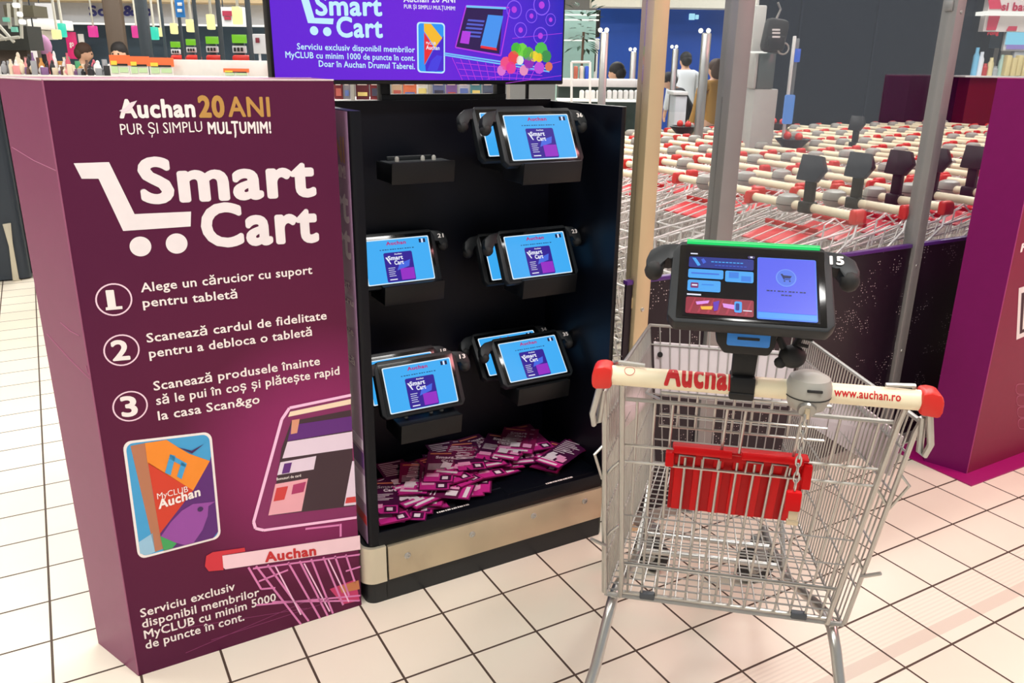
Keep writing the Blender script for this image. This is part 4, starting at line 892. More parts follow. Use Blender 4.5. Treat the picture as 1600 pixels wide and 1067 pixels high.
# --- gondola behind the plum box
GD = 5.6
g_ = thing('gondola', 'white shelf gondola with a raised end board, seen over the plum box', 'shelf', at(200, 119, GD).xy.to_3d()); GO = g_.location.copy()
m = MB(); pb(m, -25, 119, 436, 122, GD, white, .5, .004); m.build('top_board', g_, GO); m = MB(); pb(m, 66, 122, 436, 128, GD+.03, white, .44, .004, True); m.build('cabinet', g_, GO)
m = MB(); pb(m, 268, 94, 432, 119, GD, white, .02, .003); m.build('end_board', g_, GO)
m = MB(); pb(m, 419, 97, 425, 121, GD-.03, mat('red edge', (206, 40, 40), .5), .02); m.build('edge_strip', g_, GO)
orange = mat('card orange', (238, 112, 62), .5); cgreen = mat('card green', (190, 218, 170), .5); cyel = mat('card yellow', (246, 206, 70), .5)
for i, (u0, u1, v0, v1, lab) in enumerate(((172, 202, 86, 118, 'orange-topped price card nearest the brown column on the gondola'), (203, 232, 88, 118, 'orange-topped price card in front of the woman on the gondola'), (234, 270, 90, 118, 'orange-topped price card beside the raised white end board'), (350, 388, 107, 119, 'small orange price card low on the white end board'))):
    t = thing('price_card', lab, 'price card', at((u0+u1)/2, v1, GD-.05), 0, 'price cards on the gondola'); o = t.location.copy(); h = v1-v0
    m = MB(); pb(m, u0, v0+h*.48, u1, v1, GD-.05, white, .006); m.build('card', t, o); m = MB(); pb(m, u0-1, v0, u1+1, v0+h*.5, GD-.053, orange, .006); m.build('header', t, o)
    m = MB(); pb(m, u0+2, v0+h*.55, u0+(u1-u0)*.42, v1-h*.12, GD-.055, cgreen, .003); pb(m, u0+(u1-u0)*.5, v0+h*.6, u1-2, v1-h*.15, GD-.055, cgreen, .003); pb(m, u0+1, v0+h*.28, u0+(u1-u0)*.35, v0+h*.48, GD-.057, cyel, .003); pb(m, u0+2, v0+h*.42, u1-3, v0+h*.52, GD-.056, rubber, .002); m.build('card_print', t, o)
cols = [('pink', (226, 150, 150)), ('cream', (224, 208, 182)), ('brown', (92, 66, 52)), ('ochre', (196, 140, 66)), ('grey', (150, 152, 156)), ('black', (34, 34, 38)), ('white', (226, 224, 222)), ('mauve', (128, 92, 138)), ('green', (70, 158, 110)), ('rose', (200, 92, 110))]
for i in range(74):
    u = -6+(i % 37)*4.7+rnd.uniform(-1.2, 1.2); cn, c = cols[rnd.randrange(10)] if u < 120 else cols[rnd.choice((4, 5, 6, 7))]
    hgt = (rnd.uniform(10, 22) if i < 37 else rnd.uniform(18, 34))*(1 if u < 80 else .72); wd = rnd.uniform(6, 10); d = GD+(.05 if i < 37 else .26)+rnd.uniform(-.02, .06)
    A = at(u, 119, GD); A.z = at(200, 119, GD).z; A = A+HEAD*(d-GD); sc_ = d/F_PX; w_, h_ = wd*sc_, hgt*sc_
    mm = mat('goods '+cn, c, .5); m = MB(); kind = i % 3
    if kind == 0: m.box((0, 0, h_/2), (w_, w_*.7, h_), mm, w_*.08, Matrix.Rotation(rnd.uniform(-.5, .5), 3, 'Z')); nm = 'carton'
    elif kind == 1: m.lathe([(0, 0), (w_*.45, 0), (w_*.45, h_*.6), (w_*.2, h_*.78), (w_*.2, h_), (0, h_)], (0, 0, 0), (0, 0, 1), mm, 12); nm = 'bottle'
    else: m.ball((0, 0, h_*.42), (w_*.6, w_*.5, h_*.42), mm, 10); m.ball((w_*.1, 0, h_*.8), (w_*.3, w_*.3, h_*.2), mm, 8); nm = 'pouch'
    o = m.build(nm); o.location = A
    tag(o, 'small %s %s in the row of goods on the gondola' % (cn, nm), nm, 'goods on top of the gondola')
# --- checkout lamps and posts
for u0, v0, u1, v1, d, mm, nm in ((80, 46, 90, 61, 8.2, lamp_y, 'yellow lamp left of the teal lamp by the slate wall'), (88, 36, 98, 58, 8.4, lamp_t, 'teal lamp next to the first yellow lamp at far left'), (245, 43, 253, 57, 9.5, lamp_y, 'dim yellow lamp right of the second teal lamp'), (231, 42, 244, 62, 9, lamp_t, 'teal lamp right of the slate column'),
                                  (265, 36, 274, 53, 9, lamp_y, 'yellow lamp on the thin post before the blue banner'), (290, 30, 301, 50, 8.5, lamp_y, 'yellow lamp right of the blue banner'), (322, 22, 332, 46, 8, lamp_y, 'yellow lamp between the third and fourth checkouts'), (362, 10, 375, 38, 7.5, lamp_y, 'largest yellow lamp, nearest the television'),
                                  (137, 40, 149, 58, 11, lamp_p, 'pink tag lamp on the slate wall'), (205, 40, 216, 59, 9.8, lamp_p, 'pink tag lamp above the woman')):
    t = thing('lane_lamp', nm, 'lamp', at((u0+u1)/2, v1, d), 0, 'checkout lane lamps'); o = t.location.copy()
    m = MB(); pb(m, u0, v0, u1, v1, d, mm, .08, .01); m.build('lamp_shade', t, o)
    m = MB(); A = at((u0+u1)/2, v0, d)+HEAD*.04; m.tube([A, A+Vector((0, 0, 2.9-A.z))], .012, mat('pale rod', (190, 188, 176), .5), 6); m.build('rod', t, o)
for u, d, w_, lab in ((254, 9.2, 4, 'leftmost'), (281, 8.7, 5, 'second'), (306, 8.2, 6, 'third'), (343, 7.7, 7, 'fourth'), (389, 7.2, 8, 'rightmost')):
    m = MB(); pb(m, u-w_/2, -40, u+w_/2, 92, d, slate, .02, .004, True); o = m.build('checkout_post', loc=at(u, 92, d).xy.to_3d())
    tag(o, '%s of the thin dark posts along the far checkouts' % lab, 'post', 'posts along the checkouts')
for i, (u0, u1, v0, d, lab) in enumerate(((266, 281, 65, 8.9, 'leftmost'), (290, 306, 61, 8.4, 'second from left'), (321, 340, 57, 7.9, 'second from right'), (362, 384, 54, 7.4, 'rightmost'))):
    k = u1-u0; t = thing('self_checkout', '%s of the green-screened self checkouts past the gondola' % lab, 'self checkout', at((u0+u1)/2, 95, d).xy.to_3d(), 0, 'self checkouts'); o = t.location.copy()
    m = MB(); pb(m, u0, v0, u1, v0+k*.6, d, sgreen, .03, .004); m.build('screen', t, o); m = MB(); pb(m, u0+1, v0+k*.8, u1, v0+k*1.3, d, spanel, .03, .004); m.build('notice', t, o)
    m = MB(); pb(m, u0+2, v0+k*.2, u1-2, 97, d+.05, slate, .04, .01, True); m.build('column', t, o); m = MB(); pb(m, u0, 86, u1+6, 96, d-.1, red, .08, .02); m.build('red_tray', t, o)
    m = MB(); 
    for q in range(3): pb(m, u0+3+q*k*.25, v0+k*.92, u0+3+q*k*.25+k*.16, v0+k*1.2, d-.012, rubber, .005)
    m.build('notice_print', t, o)
one('notice_stand', 'pale notice on a thin stand between checkouts and television', 'notice', [('notice', 395, 53, 415, 84, 7, spanel, .03, False), ('stem', 404, 84, 407, 100, 7.02, spanel, .03, True), ('pictogram', 399, 59, 405, 67, 6.98, mat('dark red print', (120, 30, 50), .5), .01, False)])
one('hanging_banner', 'bright blue banner hanging from the top edge over the checkouts', 'banner', [('cloth', 273, -25, 287, 27, 8.6, mat('banner blue', (30, 120, 200), .5), .02, False), ('banner_print', 277, 4, 284, 9, 8.58, white, .005, False), ('banner_print', 277, 14, 284, 19, 8.58, white, .005, False)])
t = one('wall_banner', 'tall magenta banner with white lettering on the slate wall', 'banner', [('cloth', 104, 50, 120, 92, 12, mat('banner magenta', (226, 40, 120), .5), .03, False)]); ptext(t, t.location.copy(), 'go', 109, 72, 116, 72, 8, 11.95, ink)
one('wall_notice', 'small white oval notice beside the magenta banner', 'notice', [('board', 122, 53, 130, 68, 12, white, .03, False)])
for u0, v0, u1, v1, d, lab in ((56, 5, 82, 30, 10, 'pale poster with red emblem left of the fascia sign'), (344, 11, 386, 40, 9.6, 'pale poster with red emblem above the rightmost checkouts')):
    t = thing('poster', lab, 'poster', at((u0+u1)/2, v1, d)); o = t.location.copy(); m = MB(); pb(m, u0, v0, u1, v1, d, spanel, .04); m.build('sheet', t, o)
    for u in (u0+3, u1-3): m = MB(); A = at(u, v0, d)+HEAD*.02; m.tube([A, Vector((A.x, A.y, 4.6))], .006, slate, 6); m.build('hanging_wire', t, o)
    m = MB(); e_ = mat('emblem red', (150, 40, 66), .5); w_ = u1-u0; pb(m, u0+w_*.08, v0+6, u0+w_*.45, v0+14, d-.01, e_, .005); pb(m, u0+w_*.15, v0+15, u0+w_*.4, v0+20, d-.01, e_, .005); m.build('emblem', t, o)
t = thing('display_rack', 'dark wire display rack with pale rods at the far left', 'rack', at(20, 110, 6.5).xy.to_3d()); o = t.location.copy()
m = MB(); pb(m, -30, 40, 44, 78, 6.6, mat('rack dark', (44, 46, 42), .6), .2); pb(m, -30, 78, 44, 112, 6.7, mat('rack brown', (84, 72, 62), .6), .2, 0, True); pb(m, 6, 8, 52, 26, 6.7, mat('rack olive', (92, 88, 70), .6), .2); m.build('back_panel', t, o)
m = MB(); prd = mat('pale rod', (190, 188, 176), .5)
for a in ((-10, 30, 22, 66), (22, -10, 26, 40), (-5, 62, 30, 58), (13, 5, 16, 45), (32, 0, 34, 60), (-10, 48, 10, 62)): m.tube([at(a[0], a[1], 6.45), at(a[2], a[3], 6.45)], .012, prd, 6)
m.build('rod', t, o)
for a in ((4, 27, 13, 34), (17, 42, 26, 50)): m = MB(); pb(m, *a, 6.4, mat('price tag teal', (120, 200, 180), .5), .02); m.build('price_tag', t, o)
for a in ((18, 4, 27, 12), (25, 18, 31, 26), (28, 30, 36, 38)): m = MB(); pb(m, *a, 6.4, lamp_w, .05, .01); m.build('lamp_head', t, o)
one('ceiling_duct', 'white boxy duct between display rack and slate wall', 'duct', [('casing', 42, 30, 84, 46, 9, white, .4, False)])
one('wall_unit', 'white wall unit under the boxy duct', 'cabinet', [('casing', 44, 47, 68, 61, 9.1, mat('soft white', (220, 216, 208), .6), .3, False)])
t = one('blue_sign', 'small navy sign with pale blue lettering at the far left', 'sign', [('board', 44, 65, 62, 79, 7.5, mat('sign navy', (20, 44, 110), .5), .04, False)]); m = MB(); A = at(53, 65, 7.5)+HEAD*.02; m.tube([A, Vector((A.x, A.y, 4.6))], .006, slate, 6); m.build('hanging_rod', t, t.location.copy()); ptext(t, t.location.copy(), 'tpe', 49, 74, 59, 74, 4, 7.45, lit('sign pale', (130, 190, 250), .9))
m = MB(); A = at(66, 72, 7); m.ball(A, (.07, .07, .09), mat('lilac wig', (180, 130, 170), .7), 12); m.lathe([(.05, 0), (.12, -.12), (.14, -.3), (.1, -.75), (.16, -1.6)], A-Vector((0, 0, .06)), (0, 0, 1), rubber, 14); tag(m.build('mannequin', loc=A.xy.to_3d()), 'black mannequin with lilac hair before the slate wall', 'mannequin')
# black cabinet at the left edge
c0 = atZ(46, 437); t = thing('black_cabinet', 'black rounded cabinet with champagne handle trim at the left edge', 'cabinet', c0); m = MB()
cx = c0.x; cy = c0.y
m.prism([(cx-.7, cy+.02), (cx-.03, cy+.02)]+arc(cx-.03, cy+.07, .05, 270, 360)+[(cx+.02, cy+.6), (cx-.7, cy+.6)], (0, 0, .01), (1, 0, 0), (0, 1, 0), (0, 0, 1.42), mat('cabinet graphite', (38, 48, 58), .4), smooth=True); m.build('body', t, c0)
m = MB(); m.prism([(cx+.02, cy+.08), (cx+.05, cy+.08), (cx+.05, cy+.6), (cx+.02, cy+.6)], (0, 0, .03), (1, 0, 0), (0, 1, 0), (0, 0, 1.4), rubber); m.build('side_vent', t, c0)
m = MB(); tr_ = mat('champagne trim', (196, 190, 170), .35, .4)
pts = [atY(p[0], p[1], cy+.012) for p in ((4, 350), (17, 348), (20, 380), (30, 436), (36, 438), (20, 438), (14, 385))]
m.prism([(p.x, p.z) for p in pts], (0, cy-.002, 0), (1, 0, 0), (0, 0, 1), (0, .02, 0), tr_, .002); m.build('handle_trim', t, c0)
m = MB(); m.bb(cx+.02, cx+.034, cy+.15, cy+.3, .2, .25, white); m.build('label_sticker', t, c0)
# --- magazines seen under the television
t = thing('magazine_rack', 'low magazine rack seen through the gap under the television', 'rack', at(680, 160, 4.6).xy.to_3d()); o = t.location.copy()
m = MB(); pb(m, 505, 157, 800, 164, 4.6, white, .4, .004, True); m.build('cabinet', t, o)
for a in ((548, 128, 553, 157), (600, 128, 604, 157), (669, 128, 673, 157), (792, 128, 797, 157)): m = MB(); pb(m, *a, 4.58, greyp, .03); m.build('upright', t, o)
mcol = [('dark red', (110, 30, 40)), ('grey', (140, 136, 140)), ('wine', (90, 26, 38)), ('maroon', (126, 40, 46)), ('tan', (196, 170, 140)), ('orange', (222, 120, 80)), ('white', (220, 218, 214)), ('steel blue', (110, 120, 160)), ('violet', (120, 90, 150)), ('pale', (196, 196, 206)), ('teal', (80, 130, 140)), ('slate', (90, 100, 120)), ('lilac', (150, 130, 176))]
mu = [(522, 535), (536, 547), (556, 576), (578, 598), (612, 628), (630, 650), (651, 668), (676, 695), (697, 714), (716, 733), (735, 752), (754, 771), (773, 789)]
for i, ((u0, u1), (cn, c)) in enumerate(zip(mu, mcol)):
    m = MB(); pb(m, u0, 120, u1, 157, 4.62+.01*(i % 2), mat('cover '+cn, c, .4), .02); q_ = at(u0, 157, 4.62); mg = m.build('magazine', loc=q_); tag(mg, '%s magazine in the rack under the television' % cn, 'magazine', 'magazines under the television')
    q = MB(); pb(q, u0+2, 128, u1-3, 133, 4.615, mat('cover print', (226, 210, 200), .5), .004); q.build('cover_title', mg, q_); q = MB(); pb(q, u0+3, 138+i % 3*3, u1-2, 150, 4.615, mat('cover tone %d' % (i % 4), [(180, 90, 80), (90, 110, 170), (220, 200, 120), (60, 60, 80)][i % 4], .5), .004); q.build('cover_picture', mg, q_)
# --- fridge, counter, plant left of the bay
t = thing('glass_cabinet', 'pale green glass display cabinet right of the television', 'cabinet', at(902, 125, 8).xy.to_3d()); o = t.location.copy()
m = MB(); pb(m, 872, 16, 930, 124, 8.3, mat('cabinet mint', (146, 182, 172), .5), .3, .01, True); m.build('body', t, o)
for v in (22, 30, 62): m = MB(); pb(m, 872, v, 936, v+2, 8.1, lamp_w, .03); m.build('shelf_light', t, o)
m = MB(); pb(m, 872, 14, 928, 122, 8.05, glassm, .01); m.build('glass_door', t, o)
one('dark_pillar_unit', 'black panel between green glass cabinet and blue wall', 'panel', [('casing', 928, 15, 938, 58, 9.5, rubber, .2, False)])
one('white_column_unit', 'white machine between the glass cabinet and the nearest gate post', 'machine', [('head', 916, 60, 937, 78, 8.6, white, .25, False), ('body', 924, 78, 934, 120, 8.6, white, .2, True), ('slot', 927, 82, 931, 112, 8.57, rubber, .04, False)])
t = thing('potted_plant', 'leafy dark green plant before the green glass cabinet', 'plant', at(912, 120, 7.9).xy.to_3d()); o = t.location.copy(); m = MB(); lf = mat('leaf green', (40, 74, 60), .5)
A = at(912, 50, 7.9)
for i in range(46):
    a = rnd.uniform(0, 6.28); e = rnd.uniform(-.7, 1.2); r0 = rnd.uniform(.03, .14); P = A+Vector((math.cos(a)*r0, math.sin(a)*r0, e*.22)); D = Vector((math.cos(a), math.sin(a), e*.6)).normalized(); S2 = D.cross(Vector((0, 0, 1))).normalized()*.02
    m.add([P-D*.01, P+D*.04+S2, P+D*.1-Vector((0, 0, .015)), P+D*.04-S2], [(0, 1, 2, 3)], lf)
m.build('foliage', t, o); m = MB(); m.tube([A-Vector((0, 0, A.z-.3)), A-Vector((.01, 0, .4)), A], .012, mat('stem brown', (80, 60, 44), .6), 6); m.lathe([(0, 0), (.1, 0), (.13, .3), (0, .3)], o, (0, 0, 1), greyp, 14); m.build('pot', t, o)
t = thing('service_counter', 'long white service counter with product shelf beyond the kiosk', 'counter', at(940, 135, 7.2).xy.to_3d()); o = t.location.copy()
m = MB(); pb(m, 872, 124, 1004, 136, 7.2, mat('counter white', (206, 200, 198), .5), .5, .01); m.build('counter_top', t, o); m = MB(); pb(m, 872, 136, 1004, 172, 7.35, mat('counter green', (36, 54, 50), .5), .3, 0, True); m.build('front', t, o)
m = MB(); pb(m, 872, 156, 1004, 159, 7.0, lamp_w, .3); m.build('shelf', t, o)
for i in range(11): one('product_box', 'white box in the row on the service counter shelf', 'box', [('box', 906+i*8.6, 141, 913+i*8.6, 156, 7.05, white, .06, False)], 'white boxes on the counter shelf')
for u0, c, nm in ((897, (170, 90, 70), 'brick red'), (906, (200, 190, 180), 'pale'), (914, (40, 80, 190), 'blue')): one('counter_goods', '%s pack on the service counter' % nm, 'pack', [('pack', u0, 103, u0+6, 125, 7.3, mat('pack '+nm, c, .5), .08, False)], 'packs on the service counter')
m = MB()
for a, b in (((893, 158), (893, 97)), ((893, 97), (922, 97)), ((922, 97), (922, 158))): m.tube([at(*a, 6.9), at(*b, 6.9)], .01, lamp_w if 0 else white, 6)
for u in (893, 922): m.tube([at(u, 158, 6.9), at(u, 158, 6.9).xy.to_3d()], .01, white, 6)
tag(m.build('tube_stand', loc=at(907, 158, 6.9).xy.to_3d()), 'thin white tube frame in front of the service counter', 'stand')
t = one('exit_sign', 'small lit pictogram sign on the blue wall', 'sign', [('plate', 1077, 21, 1086, 31, 17.4, lit('exit light', (170, 230, 250), 1.1), .05, False), ('arrow', 1087, 23, 1092, 30, 17.4, lit('exit light', (170, 230, 250), 1.1), .05, False)])
# --- entrance gate posts
for u0, u1, v0, d, lab, gl in ((937, 949, 46, 6.6, 'nearest the kiosk', (949, 1000)), (984, 993, 76, 8.5, 'half hidden beside the steel post', None), (1049, 1058, 72, 8.6, 'behind the pale bin', (1034, 1049)), (1094, 1108, 47, 6.4, 'just left of the broad grey post', (1040, 1094))):
    t = thing('gate_post', 'slim steel entrance gate post %s' % lab, 'post', at((u0+u1)/2, 170, d).xy.to_3d(), 0, 'entrance gate posts'); o = t.location.copy()
    m = MB(); pb(m, u0, v0+4, u1, 160, d, tubem, .05, .012, True); m.build('post_tube', t, o); 
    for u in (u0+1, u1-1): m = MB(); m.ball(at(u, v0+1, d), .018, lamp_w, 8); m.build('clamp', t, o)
    if gl: m = MB(); pb(m, gl[0], v0+2, gl[1], 175, d, glassm, .01); m.build('glass_wing', t, o)
one('waste_bin', 'pale grey bin with a wide rim past the nested carts', 'bin', [('body', 1055, 150, 1073, 178, 8, spanel, .3, True), ('rim', 1052, 143, 1076, 149, 7.98, white, .34, False)])
t = one('shop_totem', 'narrow purple totem behind the broad grey post', 'display box', [('body', 1156, 110, 1182, 206, 6.3, mat('purple totem', (92, 28, 78), .45), .15, True), ('lower_print', 1157, 168, 1181, 200, 6.28, mat('totem crimson', (140, 26, 56), .45), .01, False)]); ptext(t, t.location.copy(), 'Ca', 1160, 172, 1172, 172, 10, 6.27, ink)
one('hanging_lightbox', 'tall pale box hanging from a rod before the navy wall', 'sign', [('casing', 1176, 8, 1194, 112, 6.0, mat('pale casing', (190, 190, 184), .5), .12, False), ('rod', 1184, -60, 1187, 8, 6.03, white, .02, False)])
one('vending_terminal', 'grey terminal with a dark glass front before the navy wall', 'terminal', [('body', 1176, 139, 1213, 205, 5.8, mat('terminal pale', (172, 170, 164), .5), .25, True), ('dark_front', 1184, 82, 1211, 139, 5.8, mat('terminal glass', (84, 94, 92), .25), .2, False), ('shelf', 1166, 80, 1200, 83, 5.78, lamp_w, .05, False), ('side_frame', 1179, 82, 1184, 139, 5.79, mat('terminal pale', (172, 170, 164), .5), .2, False)])
t = thing('hanging_bag', 'black bag with white stripes hanging beside the pale hanging box', 'bag', at(1210, 80, 5.7)); o = t.location.copy(); m = MB()
A = at(1210, 56, 5.7); m.box(A, (.15, .10, .21), rubber, .035, RZ @ Matrix.Rotation(.12, 3, 'Y')); m.box(A-HEAD*.05+Vector((0, 0, -.045)), (.11, .04, .09), black, .015, RZ); m.build('body', t, o)
m = MB(); m.tube([A+Vector((0, 0, .1)), A+Vector((.03, 0, .16)), A+Vector((.0, 0, .2))], .008, tubem, 6); P = at(1224, 76, 5.65); m.tube([P+_R*(.035*math.cos(i*.52))+Vector((0, 0, .035*math.sin(i*.52))) for i in range(12)], .006, greyp, 6, True); m.build('strap', t, o)
m = MB()
for v in (53, 58, 64): pb(m, 1207, v-8, 1219, v-5, 5.56, white, .005)
m.build('stripe', t, o)
t = thing('entrance_gate', 'slim glass gate glowing blue before the navy wall', 'gate', at(1235, 195, 5.9).xy.to_3d()); o = t.location.copy()
m = MB(); pb(m, 1233, 56, 1237, 195, 5.9, white, .03, .005, True); m.build('pole', t, o); m = MB(); pb(m, 1238, 60, 1245, 150, 5.92, mat('gate grey', (120, 128, 130), .3), .03, .005); m.build('reader', t, o)
m = MB(); pb(m, 1226, 148, 1241, 194, 5.88, lit('gate blue', (96, 150, 226), .9), .04, .01); m.build('lit_foot', t, o); m = MB(); pb(m, 1243, 76, 1251, 97, 5.9, lit('gate blue deep', (60, 110, 226), .9), .03, .005); m.build('lit_plate', t, o)
# --- booth at the far right
BD_ = 9.3
t = thing('snack_booth', 'red and white striped snack booth above the magenta totem', 'booth', at(1570, 200, BD_).xy.to_3d()); o = t.location.copy()
pw = mat('booth pale', (226, 216, 212), .5); pr_ = mat('booth red', (206, 56, 86), .5)
m = MB(); pb(m, 1546, -40, 1660, 18, BD_, pw, .1); pb(m, 1538, 24, 1660, 50, BD_, pw, .1); m.build('fascia', t, o)
m = MB()
for q in ([(1546, 14), (1540, -30), (1556, -30), (1566, 14)], [(1541, 47), (1545, 25), (1563, 25), (1556, 47)], [(1572, 48), (1576, 41), (1590, 41), (1588, 48)], [(1604, 48), (1610, 36), (1622, 36), (1618, 48)]):
    m.poly([at(*p, BD_-.01) for p in q], pr_)
m.build('stripe', t, o); ptext(t, o, 'si bate', 1564, 16, 1612, 17, 12, BD_-.02, mat('booth ink', (176, 30, 66), .5), .045)
m = MB(); pb(m, 1540, 18, 1660, 24, BD_-.1, lamp_w, .2); m.build('shelf_edge', t, o); m = MB(); pb(m, 1528, 48, 1660, 118, BD_+.5, mat('booth inner', (190, 184, 176), .5), .1, 0, True); m.build('back_panel', t, o)
m = MB(); pb(m, 1524, 40, 1565, 75, BD_+.3, teal, .05); m.build('menu_board', t, o); ptext(t, o, 'strong', 1535, 55, 1560, 54, 6, BD_+.27, lit('neon red', (230, 40, 60), 1))
m = MB(); pb(m, 1508, 119, 1660, 122, BD_-.2, white, .5, .004); m.build('counter_top', t, o); m = MB(); pb(m, 1508, 122, 1660, 210, BD_-.15, mat('booth wine', (104, 8, 22), .4, spec=.2), .4, 0, True); m.build('counter_front', t, o)
one('booth_monitor', 'pale blue monitor standing on the snack booth counter', 'monitor', [('housing', 1570, 43, 1625, 80, BD_+.1, white, .05, False), ('screen', 1573, 46, 1625, 70, BD_+.08, lit('monitor cyan', (150, 226, 250), 1.05), .01, False), ('caption', 1573, 70, 1625, 77, BD_+.08, lit('monitor violet', (170, 150, 220), .9), .01, False), ('stand', 1582, 80, 1606, 119, BD_+.12, spanel, .08, False)])
jar = [('blue', (120, 190, 226)), ('white', (226, 230, 236)), ('red', (190, 50, 50)), ('cream', (226, 212, 160)), ('grey', (170, 176, 180)), ('pale green', (170, 200, 190)), ('yellow', (230, 210, 110)), ('ice blue', (190, 214, 240)), ('black', (30, 34, 34))]
for i, (cn, c) in enumerate(jar):
    u = 1520+i*8.2; m = MB(); h = (40, 34, 18, 26, 14, 30, 20, 24, 12)[i]; A = at(u, 119, BD_); s_ = BD_/F_PX
    m.lathe([(0, 0), (4*s_, 0), (4.2*s_, h*.7*s_), (2.5*s_, h*.82*s_), (2.5*s_, h*s_), (0, h*s_)], A, (0, 0, 1), mat('jar '+cn, c, .35), 12); tag(m.build('jar', loc=A), '%s jar on the snack booth counter' % cn, 'jar', 'jars on the booth counter')
for i in range(4): one('snack_carton', 'pale snack carton at the right of the booth counter', 'carton', [('box', 1572+i*9, 86+(i % 2)*4, 1580+i*9, 119, BD_-.1, mat('carton straw', (226, 208, 150), .5), .08, False)], 'cartons on the booth counter')
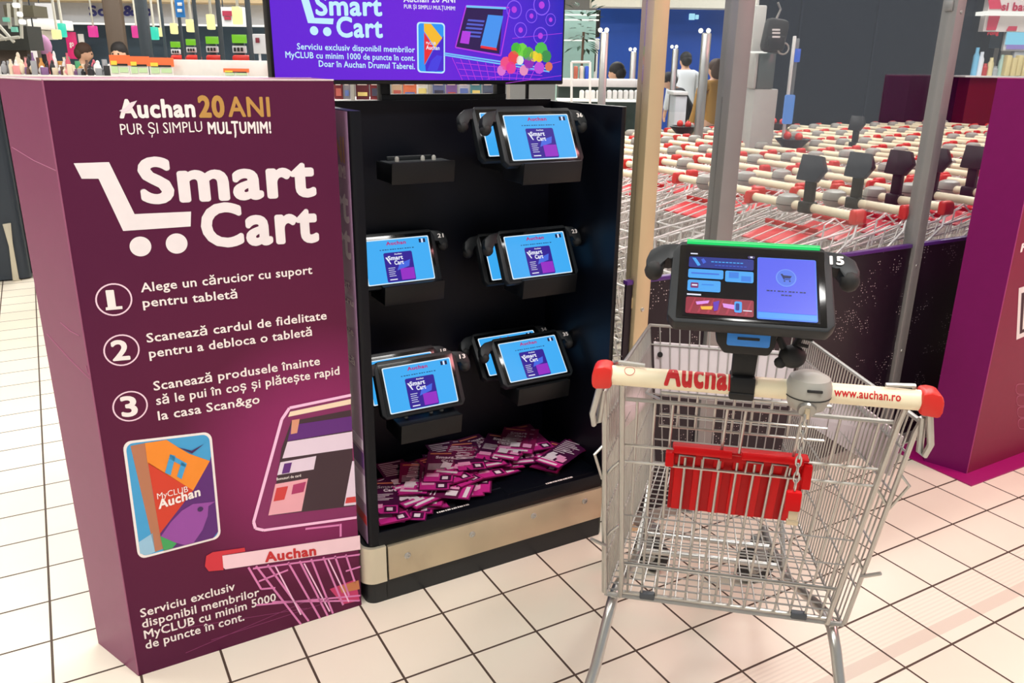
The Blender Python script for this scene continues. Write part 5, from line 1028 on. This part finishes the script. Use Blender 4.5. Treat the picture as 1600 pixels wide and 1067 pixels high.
# ------------------------------------------------------------------ people far behind
skin = mat('skin', (206, 160, 132), .55)
def skinned(name, mm, verts, edges, radii, parent=None, loc=(0, 0, 0), rz=0, root=0):
    me = bpy.data.meshes.new(name); me.from_pydata(verts, edges, []); o = bpy.data.objects.new(name, me); COL.objects.link(o)
    me.materials.append(mm)
    md = o.modifiers.new('Skin', 'SKIN'); md.use_smooth_shade = True
    if not me.skin_vertices: 
        pass
    for i, r in enumerate(radii): me.skin_vertices[0].data[i].radius = r if isinstance(r, tuple) else (r, r)
    me.skin_vertices[0].data[root].use_root = True
    o.modifiers.new('Sub', 'SUBSURF').levels = 1; o.modifiers['Sub'].render_levels = 2
    if parent: o.parent = parent
    else: o.location = loc; o.rotation_euler = (0, 0, rz)
    return o
def person(label, loc, rz, h, top, bottom, hairc, bend=0.0, armf=.1, long=False):
    """stands at loc, faces local +Y, bends forward by `bend` radians at the hips"""
    def B(x, y, z):
        z0 = .53; dy, dz = y, z-z0
        return (x*h, (dy*math.cos(bend)+dz*math.sin(bend))*h, (z0+dz*math.cos(bend)-dy*math.sin(bend))*h)
    def Lg(x, y, z): return (x*h, y*h, z*h)
    V = [Lg(0, 0, .53), B(0, .0, .62), B(0, .005, .74), B(0, .0, .82), B(0, .005, .865), B(0, .012, .90), B(0, .015, .94), B(0, .008, .985), B(0, .07, .925)]
    Rr = [(.085*h, .06*h), (.075*h, .055*h), (.095*h, .06*h), (.06*h, .045*h), .03*h, .042*h, .052*h, .036*h, .008*h]
    E = [(0, 1), (1, 2), (2, 3), (3, 4), (4, 5), (5, 6), (6, 7), (6, 8)]
    J = []; T = []
    for s in (-1, 1):
        V.append(B(s*.046, .005, .935)); Rr.append(.012*h); E.append((6, len(V)-1))
    for s in (-1, 1):
        a = [B(s*.115, 0, .80), B(s*.135, .01+armf*.1, .64), B(s*.13, .03+armf, .50), B(s*.128, .04+armf*1.25, .455)]
        r = [.036*h, .03*h, .02*h, (.022*h, .012*h)]; k = len(V); V += a; Rr += r; E += [(3, k), (k, k+1), (k+1, k+2), (k+2, k+3)]
        for q in range(4):
            k2 = len(V); V += [B(s*.128, .04+armf*1.25+.012*(q-1.5), .425), B(s*.122, .044+armf*1.25+.012*(q-1.5), .395+.005*abs(q-1.5))]; Rr += [.0052*h, .0045*h]; E += [(k+3, k2), (k2, k2+1)]
        k2 = len(V); V += [B(s*.115, .062+armf*1.25, .445), B(s*.112, .068+armf*1.25, .425)]; Rr += [.006*h, .005*h]; E += [(k+3, k2), (k2, k2+1)]
    for s in (-1, 1):
        k = len(V); V += [Lg(s*.052, 0, .48), Lg(s*.058, .012, .28), Lg(s*.06, -.01, .05), Lg(s*.062, .05, .018)]; Rr += [.05*h, .036*h, .025*h, (.026*h, .016*h)]; E += [(0, k), (k, k+1), (k+1, k+2), (k+2, k+3)]
    body = skinned('person', skin, V, E, Rr, None, loc, rz); tag(body, label, 'person')
    # jacket
    V2 = [B(0, 0, .50), B(0, .0, .62), B(0, .005, .74), B(0, .0, .825), B(0, .003, .845)]; R2 = [(.097*h, .075*h), (.088*h, .068*h), (.108*h, .072*h), (.07*h, .055*h), .036*h]; E2 = [(0, 1), (1, 2), (2, 3), (3, 4)]
    for s in (-1, 1):
        k = len(V2); V2 += [B(s*.118, 0, .80), B(s*.137, .01+armf*.1, .64), B(s*.131, .028+armf*.97, .505)]; R2 += [.045*h, .038*h, .028*h]; E2 += [(3, k), (k, k+1), (k+1, k+2)]
    skinned('jacket', top, V2, E2, R2, body)
    V3 = [Lg(0, 0, .54), Lg(0, 0, .52)]; R3 = [(.088*h, .066*h), (.09*h, .07*h)]; E3 = [(0, 1)]
    for s in (-1, 1):
        k = len(V3); V3 += [Lg(s*.053, 0, .46), Lg(s*.059, .012, .28), Lg(s*.061, -.008, .06)]; R3 += [.056*h, .043*h, .034*h]; E3 += [(1, k), (k, k+1), (k+1, k+2)]
    skinned('trousers', bottom, V3, E3, R3, body)
    hm_ = MB(); c = Vector(B(0, .0, .955)); hm_.ball(c, (.054*h, .058*h, .056*h), hairc, 14); hm_.ball(Vector(B(0, -.02, .93)), (.05*h, .045*h, (.08 if long else .05)*h), hairc, 12)
    hm_.build('hair', body)
    ey = MB()
    for s in (-1, 1): ey.ball(B(s*.019, .061, .937), .006*h, rubber, 6)
    ey.box(B(0, .057, .905), (.022*h, .006*h, .004*h), mat('lips', (150, 80, 76), .5)); ey.build('face_features', body)
    return body
dk = mat('dark cloth', (20, 22, 30), .8); blu = mat('denim', (50, 60, 84), .8); hb = mat('brown hair', (66, 46, 34), .7); hk = mat('black hair', (24, 20, 20), .7); wcl = mat('white cloth', (216, 220, 224), .8); mcl = mat('maroon cloth', (92, 36, 50), .8); yel = mat('mustard cloth', (164, 122, 54), .8); pcl = mat('pale trousers', (200, 188, 184), .8)
def stand(u, d): P = at(u, 200, d); return Vector((P.x, P.y, 0))
person('short-haired person in black seen in profile over the gondola', stand(131, 11.0), VYAW-math.radians(75), 1.70, dk, dk, hb, .18)
person('dark-haired person looking down behind the orange price cards', stand(207, 10.2), VYAW+math.pi, 1.69, dk, blu, hk, .12, long=True)
person('person in maroon near the white service counter', stand(972, 9.6), VYAW+math.radians(60), 1.55, mcl, dk, hk, .15)
person('person in a white shirt with dark straps before the blue wall', stand(1066, 13.5), VYAW+math.radians(10), 1.72, wcl, blu, hk, .1)
person('person in black bending forward with pale trousers', stand(1085, 11), VYAW+math.radians(80), 1.55, dk, pcl, hk, .6, .2)
person('person in a mustard jacket beside the broad grey post', stand(1114, 10.5), VYAW+math.radians(20), 1.60, yel, dk, hb, .08, long=True)
